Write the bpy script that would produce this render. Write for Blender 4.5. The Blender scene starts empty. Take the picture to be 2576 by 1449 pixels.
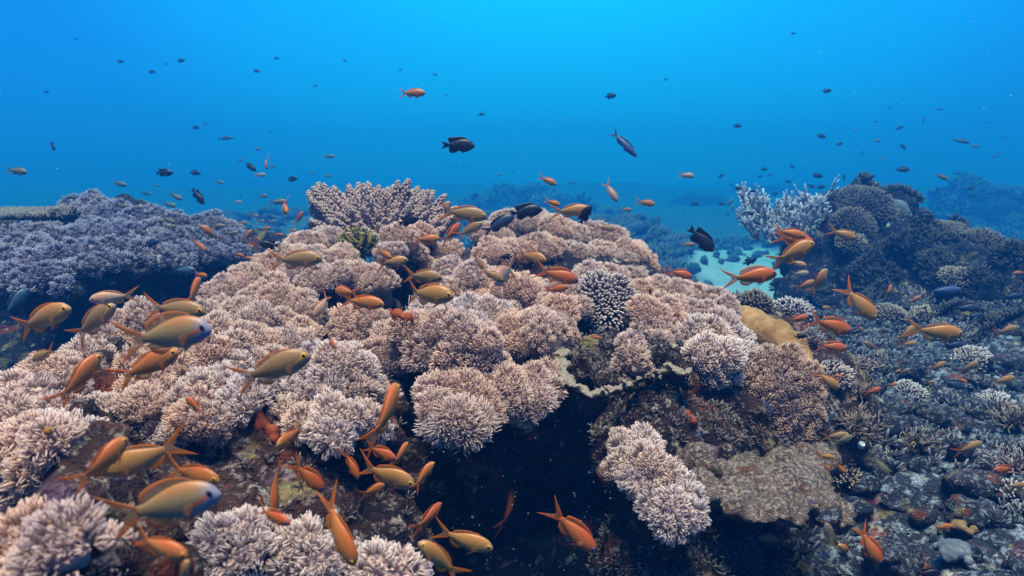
import bpy, math, random
import numpy as np
from mathutils import Vector, Matrix

SC = bpy.context.scene
COL = SC.collection
R_ = math.radians
random.seed(7)
RNG = np.random.default_rng(11)

# ------------------------------------------------------------------ camera
W, H, F = 2576.0, 1449.0, 1700.0          # the picture's layout units and focal length in them
PITCH = R_(9.5)
CAM = np.array([0.0, 0.0, 1.0])
RT = np.array([1.0, 0, 0]); FW = np.array([0, math.cos(PITCH), -math.sin(PITCH)]); UP = np.array([0, math.sin(PITCH), math.cos(PITCH)])
cd = bpy.data.cameras.new("camera"); cam = bpy.data.objects.new("camera", cd); COL.objects.link(cam)
cam.location = CAM; cam.rotation_euler = (math.pi / 2 - PITCH, 0, 0)
cd.sensor_width = 36; cd.lens = 36 * F / W; cd.clip_start = 0.02; cd.clip_end = 300
cd.dof.use_dof = True; cd.dof.focus_distance = 1.45; cd.dof.aperture_fstop = 6.5
SC.camera = cam

# ------------------------------------------------------------------ world, sun, exposure
SUN_EL, SUN_AZ = R_(79), R_(190)         # azimuth from +Y clockwise
world = bpy.data.worlds.new("World"); SC.world = world; world.use_nodes = True
nt = world.node_tree; nt.nodes.clear()
def N(t, kind, **kw):
    n = t.nodes.new(kind)
    for k, v in kw.items(): setattr(n, k, v)
    return n
def ramp(node, stops, interp='LINEAR'):
    cr = node.color_ramp; cr.interpolation = interp
    while len(cr.elements) > 1: cr.elements.remove(cr.elements[-1])
    cr.elements[0].position = stops[0][0]; cr.elements[0].color = (*stops[0][1], 1)
    for p, c in stops[1:]:
        e = cr.elements.new(p); e.color = (*c, 1)
out = N(nt, 'ShaderNodeOutputWorld'); bg = N(nt, 'ShaderNodeBackground'); bg2 = N(nt, 'ShaderNodeBackground')
add = N(nt, 'ShaderNodeAddShader')
sky = N(nt, 'ShaderNodeTexSky', sky_type='NISHITA', sun_disc=False)
sky.sun_elevation = SUN_EL; sky.sun_rotation = SUN_AZ
tint = N(nt, 'ShaderNodeMix', data_type='RGBA', blend_type='MULTIPLY'); tint.inputs[0].default_value = 1
tint.inputs[7].default_value = (0.03, 0.25, 0.55, 1)          # the sky's light as the water above filters it
nt.links.new(sky.outputs[0], tint.inputs[6]); nt.links.new(tint.outputs[2], bg.inputs[0]); bg.inputs[1].default_value = 0.05
# the light field of the water itself: brightest towards the lit surface ahead, deep blue away from it and below
geo = N(nt, 'ShaderNodeTexCoord'); dot = N(nt, 'ShaderNodeVectorMath', operation='DOT_PRODUCT')
BE, BA = R_(34), R_(4)
dot.inputs[1].default_value = (math.cos(BE) * math.sin(BA), math.cos(BE) * math.cos(BA), math.sin(BE))
ac = N(nt, 'ShaderNodeMath', operation='ARCCOSINE'); dv = N(nt, 'ShaderNodeMath', operation='DIVIDE'); dv.inputs[1].default_value = math.pi
cr = N(nt, 'ShaderNodeValToRGB')
ramp(cr, [(0, (.06, .90, 1.1)), (18/180, (.004, .72, 1.05)), (27/180, (.003, .47, .94)), (34/180, (.003, .36, .88)), (41/180, (.003, .185, .66)),
          (50/180, (.003, .12, .58)), (65/180, (.003, .085, .47)), (95/180, (.004, .05, .30)), (1, (.003, .015, .07))])
nt.links.new(geo.outputs['Generated'], dot.inputs[0]); nt.links.new(dot.outputs['Value'], ac.inputs[0]); nt.links.new(ac.outputs[0], dv.inputs[0])
nt.links.new(dv.outputs[0], cr.inputs[0]); nt.links.new(cr.outputs[0], bg2.inputs[0]); bg2.inputs[1].default_value = 0.37
nt.links.new(bg.outputs[0], add.inputs[0]); nt.links.new(bg2.outputs[0], add.inputs[1]); nt.links.new(add.outputs[0], out.inputs[0])

sl = bpy.data.lights.new("sun", 'SUN'); sun = bpy.data.objects.new("sun", sl); COL.objects.link(sun)
sl.energy = 5.0; sl.angle = R_(24); sl.color = (1.0, 0.64, 0.53)
sun.rotation_euler = (math.pi / 2 - SUN_EL, 0, math.pi - SUN_AZ)
SC.view_settings.view_transform = 'Standard'; SC.view_settings.look = 'None'
SC.view_settings.exposure = 1.4; SC.view_settings.gamma = 1.0
cy = SC.cycles
cy.max_bounces = 4; cy.diffuse_bounces = 2; cy.glossy_bounces = 2; cy.transmission_bounces = 2; cy.volume_bounces = 0; cy.transparent_max_bounces = 8
cy.use_denoising = True; cy.caustics_reflective = False; cy.caustics_refractive = False
cy.sample_clamp_indirect = 4

# ------------------------------------------------------------------ helpers
def P(x, y, d):
    """The point at depth d (metres along the view axis) that the camera sees at layout position x, y."""
    return CAM + d * (FW + (x - W / 2) / F * RT + (H / 2 - y) / F * UP)
def nrm(v): return v / (np.linalg.norm(v, axis=-1, keepdims=True) + 1e-12)
def tag(o, label=None, cat=None, group=None, kind=None):
    if label: o['label'] = label
    if cat: o['category'] = cat
    if group: o['group'] = group
    if kind: o['kind'] = kind
    return o
def empty(name, loc):
    o = bpy.data.objects.new(name, None); COL.objects.link(o); o.location = Vector(loc); o.empty_display_size = .02
    return o
def mesh(name, V, faces, mats, attrs=None, midx=None, smooth=True):
    """faces: list of int arrays (M,k)."""
    me = bpy.data.meshes.new(name)
    faces = [np.asarray(f, dtype=np.int32) for f in faces if len(f)]
    V = np.asarray(V, dtype=np.float32)
    me.vertices.add(len(V)); me.vertices.foreach_set('co', V.ravel())
    tot = sum(f.size for f in faces); nf = sum(len(f) for f in faces)
    me.loops.add(tot); me.polygons.add(nf)
    me.loops.foreach_set('vertex_index', np.concatenate([f.ravel() for f in faces]))
    sizes = np.concatenate([np.full(len(f), f.shape[1], np.int32) for f in faces])
    me.polygons.foreach_set('loop_start', np.concatenate([[0], np.cumsum(sizes)[:-1]]).astype(np.int32))
    if midx is not None: me.polygons.foreach_set('material_index', np.asarray(midx, np.int32))
    me.polygons.foreach_set('use_smooth', np.full(nf, smooth))
    for k, a in (attrs or {}).items():
        at = me.attributes.new(k, 'FLOAT', 'POINT'); at.data.foreach_set('value', np.asarray(a, np.float32))
    for m in (mats if isinstance(mats, (list, tuple)) else [mats]): me.materials.append(m)
    me.update(calc_edges=True); me.validate()
    return me
def obj(name, me, parent=None, loc=None):
    o = bpy.data.objects.new(name, me); COL.objects.link(o)
    if parent is not None: o.parent = parent
    if loc is not None: o.location = Vector(loc)
    return o
class Acc:
    """Collects pieces of one mesh."""
    def __init__(s): s.V = []; s.F = {3: [], 4: []}; s.t = []; s.n = 0
    def add(s, V, F3=None, F4=None, t=None):
        V = np.asarray(V, float)
        if F3 is not None and len(F3): s.F[3].append(np.asarray(F3) + s.n)
        if F4 is not None and len(F4): s.F[4].append(np.asarray(F4) + s.n)
        s.V.append(V); s.t.append(np.zeros(len(V)) if t is None else np.broadcast_to(t, len(V))); s.n += len(V)
    def build(s, name, mats):
        fs = [np.concatenate(s.F[k]) for k in (4, 3) if s.F[k]]
        return mesh(name, np.concatenate(s.V), fs, mats, {'t': np.concatenate(s.t)})
def frame(n):
    """Two unit vectors square to each row of n."""
    n = nrm(n); a = np.where(np.abs(n[..., 2:3]) < .9, np.array([0, 0, 1.0]), np.array([1.0, 0, 0]))
    u = nrm(np.cross(a, n)); return u, np.cross(n, u)
def ico(sub):
    import bmesh
    bm = bmesh.new(); bmesh.ops.create_icosphere(bm, subdivisions=sub, radius=1)
    V = np.array([v.co for v in bm.verts]); Fc = np.array([[v.index for v in f.verts] for f in bm.faces]); bm.free()
    return V, Fc
ICO = {k: ico(k) for k in (1, 2, 3, 4)}
def tube(acc, pts, rad, k=6, t0=0., t1=1., cap=True):
    pts = np.asarray(pts, float); n = len(pts); tan = nrm(np.gradient(pts, axis=0))
    u, v = frame(tan)
    for i in range(1, n):                                   # carry the frame along
        uu = u[i - 1] - tan[i] * np.dot(u[i - 1], tan[i]); u[i] = nrm(uu); v[i] = np.cross(tan[i], u[i])
    a = np.arange(k) * 2 * math.pi / k
    ring = np.cos(a)[None, :, None] * u[:, None] + np.sin(a)[None, :, None] * v[:, None]
    V = (pts[:, None] + ring * np.asarray(rad)[:, None, None]).reshape(-1, 3)
    i, j = np.meshgrid(np.arange(n - 1), np.arange(k), indexing='ij'); j2 = (j + 1) % k
    F4 = np.stack([i * k + j, i * k + j2, (i + 1) * k + j2, (i + 1) * k + j], -1).reshape(-1, 4)
    t = np.repeat(np.linspace(t0, t1, n), k)
    F3 = None
    if cap:
        V = np.vstack([V, pts[-1] + tan[-1] * rad[-1] * .8]); t = np.append(t, t1); e = n * k
        jj = np.arange(k); F3 = np.stack([(n - 1) * k + jj, (n - 1) * k + (jj + 1) % k, np.full(k, e)], -1)
    acc.add(V, F3, F4, t)

# value noise -------------------------------------------------------
def _h(ix, iy, iz, seed):
    n = (ix.astype(np.int64) * 374761393 + iy.astype(np.int64) * 668265263 + iz.astype(np.int64) * 2147483647 + seed * 974634777) & 0x7fffffff
    n = ((n ^ (n >> 13)) * 1274126177) & 0x7fffffff
    n = ((n ^ (n >> 16)) * 1103515245) & 0x7fffffff
    return (n & 0xffff) / 65535.0
def vnoise(p, seed=0):
    p = np.asarray(p, float)
    if p.shape[-1] == 2: p = np.concatenate([p, np.zeros(p.shape[:-1] + (1,))], -1)
    i = np.floor(p); f = p - i; f = f * f * (3 - 2 * f); i = i.astype(np.int64); r = 0
    for dx in (0, 1):
        for dy in (0, 1):
            for dz in (0, 1):
                w = (f[..., 0] if dx else 1 - f[..., 0]) * (f[..., 1] if dy else 1 - f[..., 1]) * (f[..., 2] if dz else 1 - f[..., 2])
                r = r + w * _h(i[..., 0] + dx, i[..., 1] + dy, i[..., 2] + dz, seed)
    return r
def fbm(p, oct=4, seed=0):
    r, a, tot = 0, 1.0, 0
    p = np.asarray(p, float)
    for o in range(oct):
        r = r + a * vnoise(p * 2 ** o + 17.3 * o, seed + o); tot += a; a *= .5
    return r / tot * 2 - 1
def sstep(a, b, x):
    t = np.clip((np.asarray(x, float) - a) / (b - a), 0, 1); return t * t * (3 - 2 * t)

# ------------------------------------------------------------------ materials
def new_mat(name):
    m = bpy.data.materials.new(name); m.use_nodes = True; t = m.node_tree; t.nodes.clear()
    o = N(t, 'ShaderNodeOutputMaterial'); b = N(t, 'ShaderNodeBsdfPrincipled'); t.links.new(b.outputs[0], o.inputs[0])
    return m, t, b, o
def mixc(t, fac, a, b, mode='MIX'):
    n = N(t, 'ShaderNodeMix', data_type='RGBA', blend_type=mode)
    for i, v in ((0, fac), (6, a), (7, b)):
        if isinstance(v, (int, float)): n.inputs[i].default_value = v
        elif isinstance(v, tuple): n.inputs[i].default_value = (*v, 1)
        else: t.links.new(v, n.inputs[i])
    return n.outputs[2]
def math_(t, op, a, b=None):
    n = N(t, 'ShaderNodeMath', operation=op)
    for i, v in ((0, a), (1, b)):
        if v is None: continue
        if isinstance(v, (int, float)): n.inputs[i].default_value = v
        else: t.links.new(v, n.inputs[i])
    return n.outputs[0]
def noise(t, scale, detail=4, rough=.6, coord='Object', dist=0.):
    c = N(t, 'ShaderNodeTexCoord'); n = N(t, 'ShaderNodeTexNoise')
    n.inputs['Scale'].default_value = scale; n.inputs['Detail'].default_value = detail; n.inputs['Roughness'].default_value = rough; n.inputs['Distortion'].default_value = dist
    if coord == 'World':
        g = N(t, 'ShaderNodeNewGeometry'); t.links.new(g.outputs['Position'], n.inputs['Vector'])
    else: t.links.new(c.outputs[coord], n.inputs['Vector'])
    return n.outputs[0]
def cramp(t, fac, stops, interp='LINEAR'):
    n = N(t, 'ShaderNodeValToRGB'); ramp(n, stops, interp); t.links.new(fac, n.inputs[0]); return n.outputs[0]
def attr(t, name):
    n = N(t, 'ShaderNodeAttribute', attribute_name=name); return n.outputs['Fac']
def bump(t, b, h, dist, strength=1.0):
    n = N(t, 'ShaderNodeBump'); n.inputs['Distance'].default_value = dist; n.inputs['Strength'].default_value = strength
    t.links.new(h, n.inputs['Height']); t.links.new(n.outputs[0], b.inputs['Normal'])

def polyp_mat(name, base, mid, tip, var=.25, rough=.7, glow=.3):
    """Soft tentacles: base to tip colour, mottled from colony to colony."""
    m, t, b, o = new_mat(name)
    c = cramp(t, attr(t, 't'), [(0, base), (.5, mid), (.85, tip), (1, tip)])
    n = noise(t, 9, 2, .5, 'World')
    dark = tuple(v * (1 - var) for v in (1, 1.0, 1.0)); lite = tuple(1 + var * k for k in (1, .95, .9))
    c = mixc(t, 1.0, c, cramp(t, n, [(.3, dark), (.7, (1, 1, 1))]), 'MULTIPLY')
    oi = N(t, 'ShaderNodeObjectInfo')
    c = mixc(t, 1.0, c, cramp(t, oi.outputs['Random'], [(0, (.86, .88, .95)), (.5, (1, 1, 1)), (1, (1.0, .93, .86))]), 'MULTIPLY')
    t.links.new(c, b.inputs['Base Color']); b.inputs['Roughness'].default_value = rough
    b.inputs['Specular IOR Level'].default_value = .2
    if glow:
        tr = N(t, 'ShaderNodeBsdfTranslucent'); mx = N(t, 'ShaderNodeMixShader'); mx.inputs[0].default_value = glow
        t.links.new(c, tr.inputs[0]); t.links.new(b.outputs[0], mx.inputs[1]); t.links.new(tr.outputs[0], mx.inputs[2]); t.links.new(mx.outputs[0], o.inputs['Surface'])
    return m
def plain_mat(name, stops, scale, rough=.8, bump_d=.003, bscale=None, coord='World', spec=.2):
    m, t, b, o = new_mat(name)
    n = noise(t, scale, 5, .62, coord); t.links.new(cramp(t, n, stops), b.inputs['Base Color'])
    if bump_d: bump(t, b, noise(t, bscale or scale * 3, 4, .6, coord), bump_d)
    b.inputs['Roughness'].default_value = rough; b.inputs['Specular IOR Level'].default_value = spec
    return m
def rock_mat(name, dark, mid, pale, amount=.5, accents=True, scale=1.0, up_pale=.5):
    """Encrusted reef rock: dark ground, turf, pale grains and crusts of rust, mauve and blue."""
    m, t, b, o = new_mat(name)
    n1 = noise(t, 7 * scale, 6, .65, 'World'); n2 = noise(t, 38 * scale, 4, .7, 'World'); n3 = noise(t, 120 * scale, 3, .6, 'World')
    c = mixc(t, cramp(t, n1, [(.38, (0, 0, 0)), (.62, (1, 1, 1))]), dark, mid)
    g = N(t, 'ShaderNodeNewGeometry'); sp = N(t, 'ShaderNodeSeparateXYZ'); t.links.new(g.outputs['Normal'], sp.inputs[0])
    fac = math_(t, 'ADD', n2, math_(t, 'MULTIPLY', sp.outputs[2], .10 * up_pale))     # grains and turf settle on level faces
    fac = math_(t, 'ADD', fac, math_(t, 'MULTIPLY', n3, .25))
    c = mixc(t, cramp(t, fac, [(.72 - .12 * amount, (0, 0, 0)), (.84 - .12 * amount, (1, 1, 1))]), c, pale)
    if accents:
        for k, (col, sc, lo) in enumerate([((.17, .035, .012), 8.1, .62), ((.10, .06, .11), 9.3, .64), ((.03, .06, .17), 8.3, .67), ((.20, .16, .07), 10.7, .62), ((.40, .36, .30), 26., .64)]):
            nn = N(t, 'ShaderNodeTexNoise'); nn.inputs['Scale'].default_value = sc * scale; nn.inputs['Detail'].default_value = 5; nn.inputs['Roughness'].default_value = .6
            mp = N(t, 'ShaderNodeVectorMath', operation='ADD'); mp.inputs[1].default_value = (3.7 * k + 1, 1.3 * k, -2.1 * k)
            t.links.new(g.outputs['Position'], mp.inputs[0]); t.links.new(mp.outputs[0], nn.inputs['Vector'])
            c = mixc(t, cramp(t, nn.outputs[0], [(lo - .03, (0, 0, 0)), (lo + .05, (.8, .8, .8))]), c, col)
    t.links.new(c, b.inputs['Base Color']); b.inputs['Roughness'].default_value = .9; b.inputs['Specular IOR Level'].default_value = .15
    bump(t, b, math_(t, 'ADD', n2, math_(t, 'MULTIPLY', n3, .6)), .02)
    return m

M = {}
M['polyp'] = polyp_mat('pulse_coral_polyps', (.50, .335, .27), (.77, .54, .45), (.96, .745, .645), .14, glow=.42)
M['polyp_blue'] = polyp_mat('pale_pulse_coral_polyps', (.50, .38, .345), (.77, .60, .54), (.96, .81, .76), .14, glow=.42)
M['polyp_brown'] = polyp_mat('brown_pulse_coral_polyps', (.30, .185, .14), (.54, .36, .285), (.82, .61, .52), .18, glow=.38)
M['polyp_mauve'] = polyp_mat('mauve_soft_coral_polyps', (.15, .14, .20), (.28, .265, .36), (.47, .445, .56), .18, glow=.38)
M['stalk'] = plain_mat('soft_coral_stalk', [(.3, (.34, .24, .20)), (.7, (.47, .36, .31))], 20, .5, .002)
M['core'] = plain_mat('soft_coral_core', [(.3, (.42, .28, .23)), (.7, (.54, .385, .325))], 20, .8, .002)
M['mauve_core'] = plain_mat('mauve_soft_coral_core', [(.3, (.17, .14, .18)), (.7, (.26, .22, .28))], 20, .8, .002)
M['rock'] = rock_mat('reef_rock', (.010, .007, .010), (.042, .020, .016), (.24, .19, .16), .24)
M['cave'] = rock_mat('cave_shade_rock', (.008, .008, .016), (.022, .016, .022), (.08, .065, .07), .0)  # the cave's shade is put into the rock colour
M['shade_rock'] = rock_mat('shade_toned_rock', (.006, .009, .020), (.014, .017, .03), (.07, .07, .075), .05)  # shade of the hollow and outcrop face is put into this rock colour
M['turf'] = rock_mat('brown_turf', (.022, .016, .012), (.06, .045, .035), (.16, .13, .10), .2, False, 2.0)
M['turf_shaded'] = polyp_mat('shade_toned_turf', (.01, .012, .02), (.035, .035, .045), (.11, .10, .10))  # darker copy of the growth, with the outcrop face's shade in its colour
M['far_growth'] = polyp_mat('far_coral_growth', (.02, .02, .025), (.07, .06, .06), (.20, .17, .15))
M['growth'] = polyp_mat('grey_rubble_growth', (.018, .02, .03), (.08, .08, .10), (.30, .30, .33))  # darkened and blued to paint in the slope's shade
M['slab'] = rock_mat('crusted_slab', (.075, .052, .045), (.25, .185, .15), (.52, .42, .345), .55, True, 3.6)
M['rim'] = rock_mat('pale_crusted_plate', (.035, .026, .02), (.10, .072, .048), (.52, .43, .32), .0, False, 3.4, 4.2)
M['boulder'] = rock_mat('turfed_boulder', (.010, .013, .026), (.034, .036, .054), (.22, .24, .28), .38, True, 2.4)
M['rubble'] = rock_mat('coral_rubble', (.008, .012, .026), (.028, .034, .055), (.24, .27, .33), .40, True, 2.4)  # dim blue light of the right slope is put into this colour
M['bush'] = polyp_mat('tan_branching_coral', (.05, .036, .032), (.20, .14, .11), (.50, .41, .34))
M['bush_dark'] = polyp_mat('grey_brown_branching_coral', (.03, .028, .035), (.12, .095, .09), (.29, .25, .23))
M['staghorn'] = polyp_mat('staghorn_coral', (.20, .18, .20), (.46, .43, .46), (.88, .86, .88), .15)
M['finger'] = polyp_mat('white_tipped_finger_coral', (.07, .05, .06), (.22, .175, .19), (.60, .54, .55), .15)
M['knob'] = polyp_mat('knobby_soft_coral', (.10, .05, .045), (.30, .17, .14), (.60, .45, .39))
M['porites'] = plain_mat('tan_boulder_coral', [(.3, (.15, .07, .025)), (.5, (.27, .145, .055)), (.62, (.34, .19, .08)), (.72, (.42, .27, .14))], 26, .85, .004, 150)
M['lobed'] = plain_mat('brown_lobed_coral', [(.3, (.12, .07, .03)), (.7, (.24, .15, .07))], 22, .85, .002, 130)
M['blue_lobe'] = plain_mat('bluish_lobed_coral', [(.3, (.05, .065, .09)), (.5, (.09, .105, .13)), (.7, (.18, .19, .21))], 26, .85, .003, 130)
M['sponge'] = plain_mat('orange_red_sponge', [(.3, (.14, .022, .008)), (.7, (.30, .07, .02))], 30, .85, .004)
M['yellow_sponge'] = plain_mat('orange_sponge', [(.3, (.22, .09, .01)), (.7, (.36, .16, .02))], 30, .85, .004)
M['feather'] = polyp_mat('feather_star', (.012, .016, .010), (.03, .045, .02), (.55, .44, .10), .1)
M['speck'] = plain_mat('marine_snow', [(.3, (.5, .5, .5)), (.7, (.7, .7, .7))], 10, .9, 0)
M['white'] = plain_mat('white_shell', [(.3, (.6, .6, .58)), (.7, (.75, .75, .72))], 30, .6, .001)
# ------------------------------------------------------------------ the ground: one sheet out to where the water swallows it
def sand_mask(x, y):
    n = fbm(np.stack([x, y], -1) * .8, 3, 5)
    q = ((x - 4.25 - (y - 11.5) * .22) / 1.15) ** 2 + ((y - 12.0) / 4.2) ** 2
    q2 = ((x - 3.1) / .75) ** 2 + ((y - 7.6) / 1.1) ** 2
    return np.maximum(1 - sstep(.75, 1.15, q + n * .5), 1 - sstep(.7, 1.1, q2 + n * .4))
def ground_z(x, y):
    x = np.asarray(x, float); y = np.asarray(y, float); p = np.stack([x, y], -1)
    s = sand_mask(x, y)
    z = .03 * fbm(p / 1.5, 3, 1)
    near = sstep(.35, .95, x) * sstep(4.6, 3.4, y)
    z = z + .20 * near + .10 * sstep(1.2, 2.4, x) * sstep(4.5, 2.5, y)
    z = z - .85 * sstep(4.2, 7.5, y)
    z = z + .75 * np.exp(-((x - 2.2) / 1.7) ** 2 - ((y - 13.5) / 2.6) ** 2) + .9 * np.exp(-((x + 5.0) / 4.0) ** 2 - ((y - 15) / 3.5) ** 2)
    z = z + .75 * np.exp(-((x - 8.5) / 2.4) ** 2 - ((y - 14) / 3.) ** 2) + .75 * np.exp(-((x - .5) / 2.4) ** 2 - ((y - 18) / 3.) ** 2)
    rough = (.11 * fbm(p / .55, 4, 2) + .06 * (1 - 2 * np.abs(fbm(p / .16, 3, 8)))) * (.6 + .4 * near) + .22 * sstep(5, 9, y) * fbm(p / 1.1, 4, 12)
    z = z + (1 - s) * rough
    z = z + 1.1 * sstep(17, 44, y) + .35 * sstep(16, 30, y) * fbm(p / 6, 3, 3)
    return z + .05 * s * fbm(p / .5, 3, 21) - .02 * s * np.sin(x * 5 + y * 16 + 3 * fbm(p * 1.2, 2, 4))
yy = .25 * np.exp(np.linspace(0, 1, 500) * math.log(44.5 / .25)); uu = np.linspace(-1.9, 1.9, 520)
Y, U_ = np.meshgrid(yy, uu, indexing='ij'); X = U_ * (Y + .8)
Z = ground_z(X, Y)
V = np.stack([X, Y, Z], -1).reshape(-1, 3); nu = len(uu)
i, j = np.meshgrid(np.arange(len(yy) - 1), np.arange(nu - 1), indexing='ij')
Fq = np.stack([i * nu + j, i * nu + j + 1, (i + 1) * nu + j + 1, (i + 1) * nu + j], -1).reshape(-1, 4)
m, t, b, o = new_mat('seabed')
c_rock = rock_mat('tmp', (.014, .016, .028), (.028, .034, .052), (.23, .26, .31), .38)  # weak blue light on the near slope is painted into the ground colours
M['seabed'] = c_rock; c_rock.name = 'seabed_rubble_and_sand'; t = c_rock.node_tree
b = [n for n in t.nodes if n.type == 'BSDF_PRINCIPLED'][0]; old = b.inputs['Base Color'].links[0].from_socket
sandc = cramp(t, noise(t, 2.2, 8, .72, 'World'), [(.3, (.25, .215, .235)), (.5, (.38, .33, .355)), (.7, (.47, .42, .445))])
t.links.new(mixc(t, attr(t, 'sand'), old, sandc), b.inputs['Base Color'])
bpy.data.materials.remove(m)
tag(obj('seabed', mesh('seabed', V, [Fq], M['seabed'], {'sand': np.maximum(sand_mask(X, Y), .0 * sstep(19, 30, Y + 3 * fbm(np.stack([X, Y], -1) / 3, 2, 9))).ravel()})), kind='structure')

# ------------------------------------------------------------------ rock masses, merged from boulders and roughened
_tex = {}
def clouds(scale, depth=3):
    k = (scale, depth)
    if k not in _tex:
        tx = bpy.data.textures.new('clouds', 'CLOUDS'); tx.noise_scale = scale; tx.noise_depth = depth; _tex[k] = tx
    return _tex[k]
def rock(name, blobs, mat, voxel, disp, parent=None, sub=3, origin=None):
    """blobs: rows (x, y, z, rx, ry, rz). Remeshed into one skin, then displaced by disp [(scale, strength)]."""
    B = np.asarray(blobs, float); Vi, Fi = ICO[sub]
    o0 = np.zeros(3) if origin is None else np.asarray(origin, float)
    V = (Vi[None] * B[:, None, 3:6] + B[:, None, :3]).reshape(-1, 3) - o0
    Fa = (Fi[None] + (np.arange(len(B)) * len(Vi))[:, None, None]).reshape(-1, 3)
    o = obj(name, mesh(name, V, [Fa], mat), parent)
    if parent is None: o.location = Vector(o0)
    r = o.modifiers.new('skin', 'REMESH'); r.mode = 'VOXEL'; r.voxel_size = voxel; r.use_smooth_shade = True
    for sc, st in disp:
        dm = o.modifiers.new('rough', 'DISPLACE'); dm.texture = clouds(sc); dm.strength = st; dm.mid_level = .5; dm.texture_coords = 'GLOBAL'
    return o
def blob(x, y, d, r, ry=None, rz=None, dy=0., dz=0.):
    """A boulder at layout x, y, depth d; radius r in layout units (rz in depth)."""
    p = P(x, y, d); k = d / F
    return [p[0], p[1] + dy, p[2] + dz, r * k, (rz if rz is not None else r) * k, (ry if ry is not None else r) * k]

# ------------------------------------------------------------------ soft corals: crowns of feathery tentacles on pale stalks
def tentacles(pos, nor, L, spread, K, width, seed, curl=.6, seg=3, jit=.25, njit=.12):
    """Tufts of K tapering fingers at each pos along nor. Returns V, [F4, F3], t."""
    rg = np.random.default_rng(seed); n = len(pos)
    nor = nrm(nor + rg.normal(0, njit, (n, 3))); u, v = frame(nor)
    Ls = (L * (1 + rg.uniform(-jit, jit, (n, K)))) if np.ndim(L) == 0 else L[:, None] * (1 + rg.uniform(-jit, jit, (n, K)))
    a = rg.uniform(0, 6.283, (n, 1)) + np.arange(K) * 6.283 / K + rg.uniform(-.35, .35, (n, K))
    sp = spread * (1 + rg.uniform(-.35, .35, (n, K)))
    rad = np.cos(a)[..., None] * u[:, None] + np.sin(a)[..., None] * v[:, None]          # n,K,3
    tv = np.linspace(0, 1, seg)
    side = np.sin(tv * math.pi * curl)                                                    # leans out, then back in
    up = tv ** 1.0
    cen = pos[:, None, None] + Ls[..., None, None] * (rad[:, :, None] * (sp[..., None] * side)[..., None] + nor[:, None, None] * (up * .9)[None, None, :, None])
    tan = nrm(np.gradient(cen, axis=2)); bi = nrm(np.cross(rad[:, :, None] + 0 * tan, tan)); nn_ = np.cross(tan, bi)
    w = width * Ls[..., None] / (np.mean(L)) * np.interp(tv, [0, .45, .8, 1], [.8, 1.05, 1.0, .75])
    k = 3; an = np.arange(k) * 6.283 / k
    ring = cen[:, :, :, None] + w[..., None, None] * (np.cos(an)[:, None] * bi[:, :, :, None] + np.sin(an)[:, None] * nn_[:, :, :, None])
    tip = cen[:, :, -1] + tan[:, :, -1] * w[:, :, -1][..., None] * 1.1
    per = seg * k + 1
    V = np.concatenate([ring.reshape(n, K, seg * k, 3), tip[:, :, None]], 2).reshape(-1, 3)
    off = (np.arange(n * K) * per)[:, None, None]
    i, j = np.meshgrid(np.arange(seg - 1), np.arange(k), indexing='ij'); j2 = (j + 1) % k
    f4 = np.stack([i * k + j, i * k + j2, (i + 1) * k + j2, (i + 1) * k + j], -1).reshape(-1, 4)
    jj = np.arange(k); f3 = np.stack([(seg - 1) * k + jj, (seg - 1) * k + (jj + 1) % k, np.full(k, seg * k)], -1)
    t = np.tile(np.append(np.repeat(tv, k) * .93, 1.0), n * K)
    return V, (f4[None] + off).reshape(-1, 4), (f3[None] + off).reshape(-1, 3), t
def dome(c, axis, R, spacing, seed, flat=.8, cover=108, lump=.18):
    """Points and normals over a lumpy cap."""
    rg = np.random.default_rng(seed)
    area = 2 * math.pi * R * R * (1 - math.cos(R_(cover))) * (.6 + .4 * flat)
    n = max(24, int(area / (spacing * spacing * .87)))
    k = np.arange(n) + .5
    z = 1 - k / n * (1 - math.cos(R_(cover))); ph = k * 2.399963 + rg.uniform(0, 6)
    r = np.sqrt(np.maximum(0, 1 - z * z))
    d = np.stack([r * np.cos(ph), r * np.sin(ph), z], -1) + rg.normal(0, .10 * spacing / R * 2, (n, 3)); d = nrm(d)
    lob = nrm(rg.normal(0, 1, (9, 3)) + np.array([0, 0, .5]))
    h = np.max(np.exp(-(1 - d @ lob.T) * 7), 1)                       # rounded lobes
    rr = R * (1 - lump + 2 * lump * h * .75)
    g = nrm(d * np.array([1, 1, 1 / flat]) + (np.exp(-(1 - d @ lob.T) * 9)[..., None] * (d[:, None] - lob[None])).sum(1) * lump * 2.2)
    p = d * rr[:, None] * np.array([1, 1, flat])
    ax = nrm(np.asarray(axis, float)); u, v = frame(ax)
    Mx = np.stack([u, v, ax], 0)
    return c + p @ Mx, g @ Mx
def head_mesh(R, axis, spacing, L, K, width, spread, seed, mat, flat=.8, cover=108, lump=.18, curl=.6, upmix=.25, seg=3):
    p, g = dome(np.zeros(3), axis, R, spacing, seed, flat, cover, lump)
    g = nrm(g + upmix * np.array([0, -.12, 1.0]))
    V, f4, f3, t = tentacles(p, g, L, spread, K, width, seed + 1, curl, seg, .2, .07)
    return mesh('polyps', V, [f4, f3], mat, {'t': t})
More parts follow.
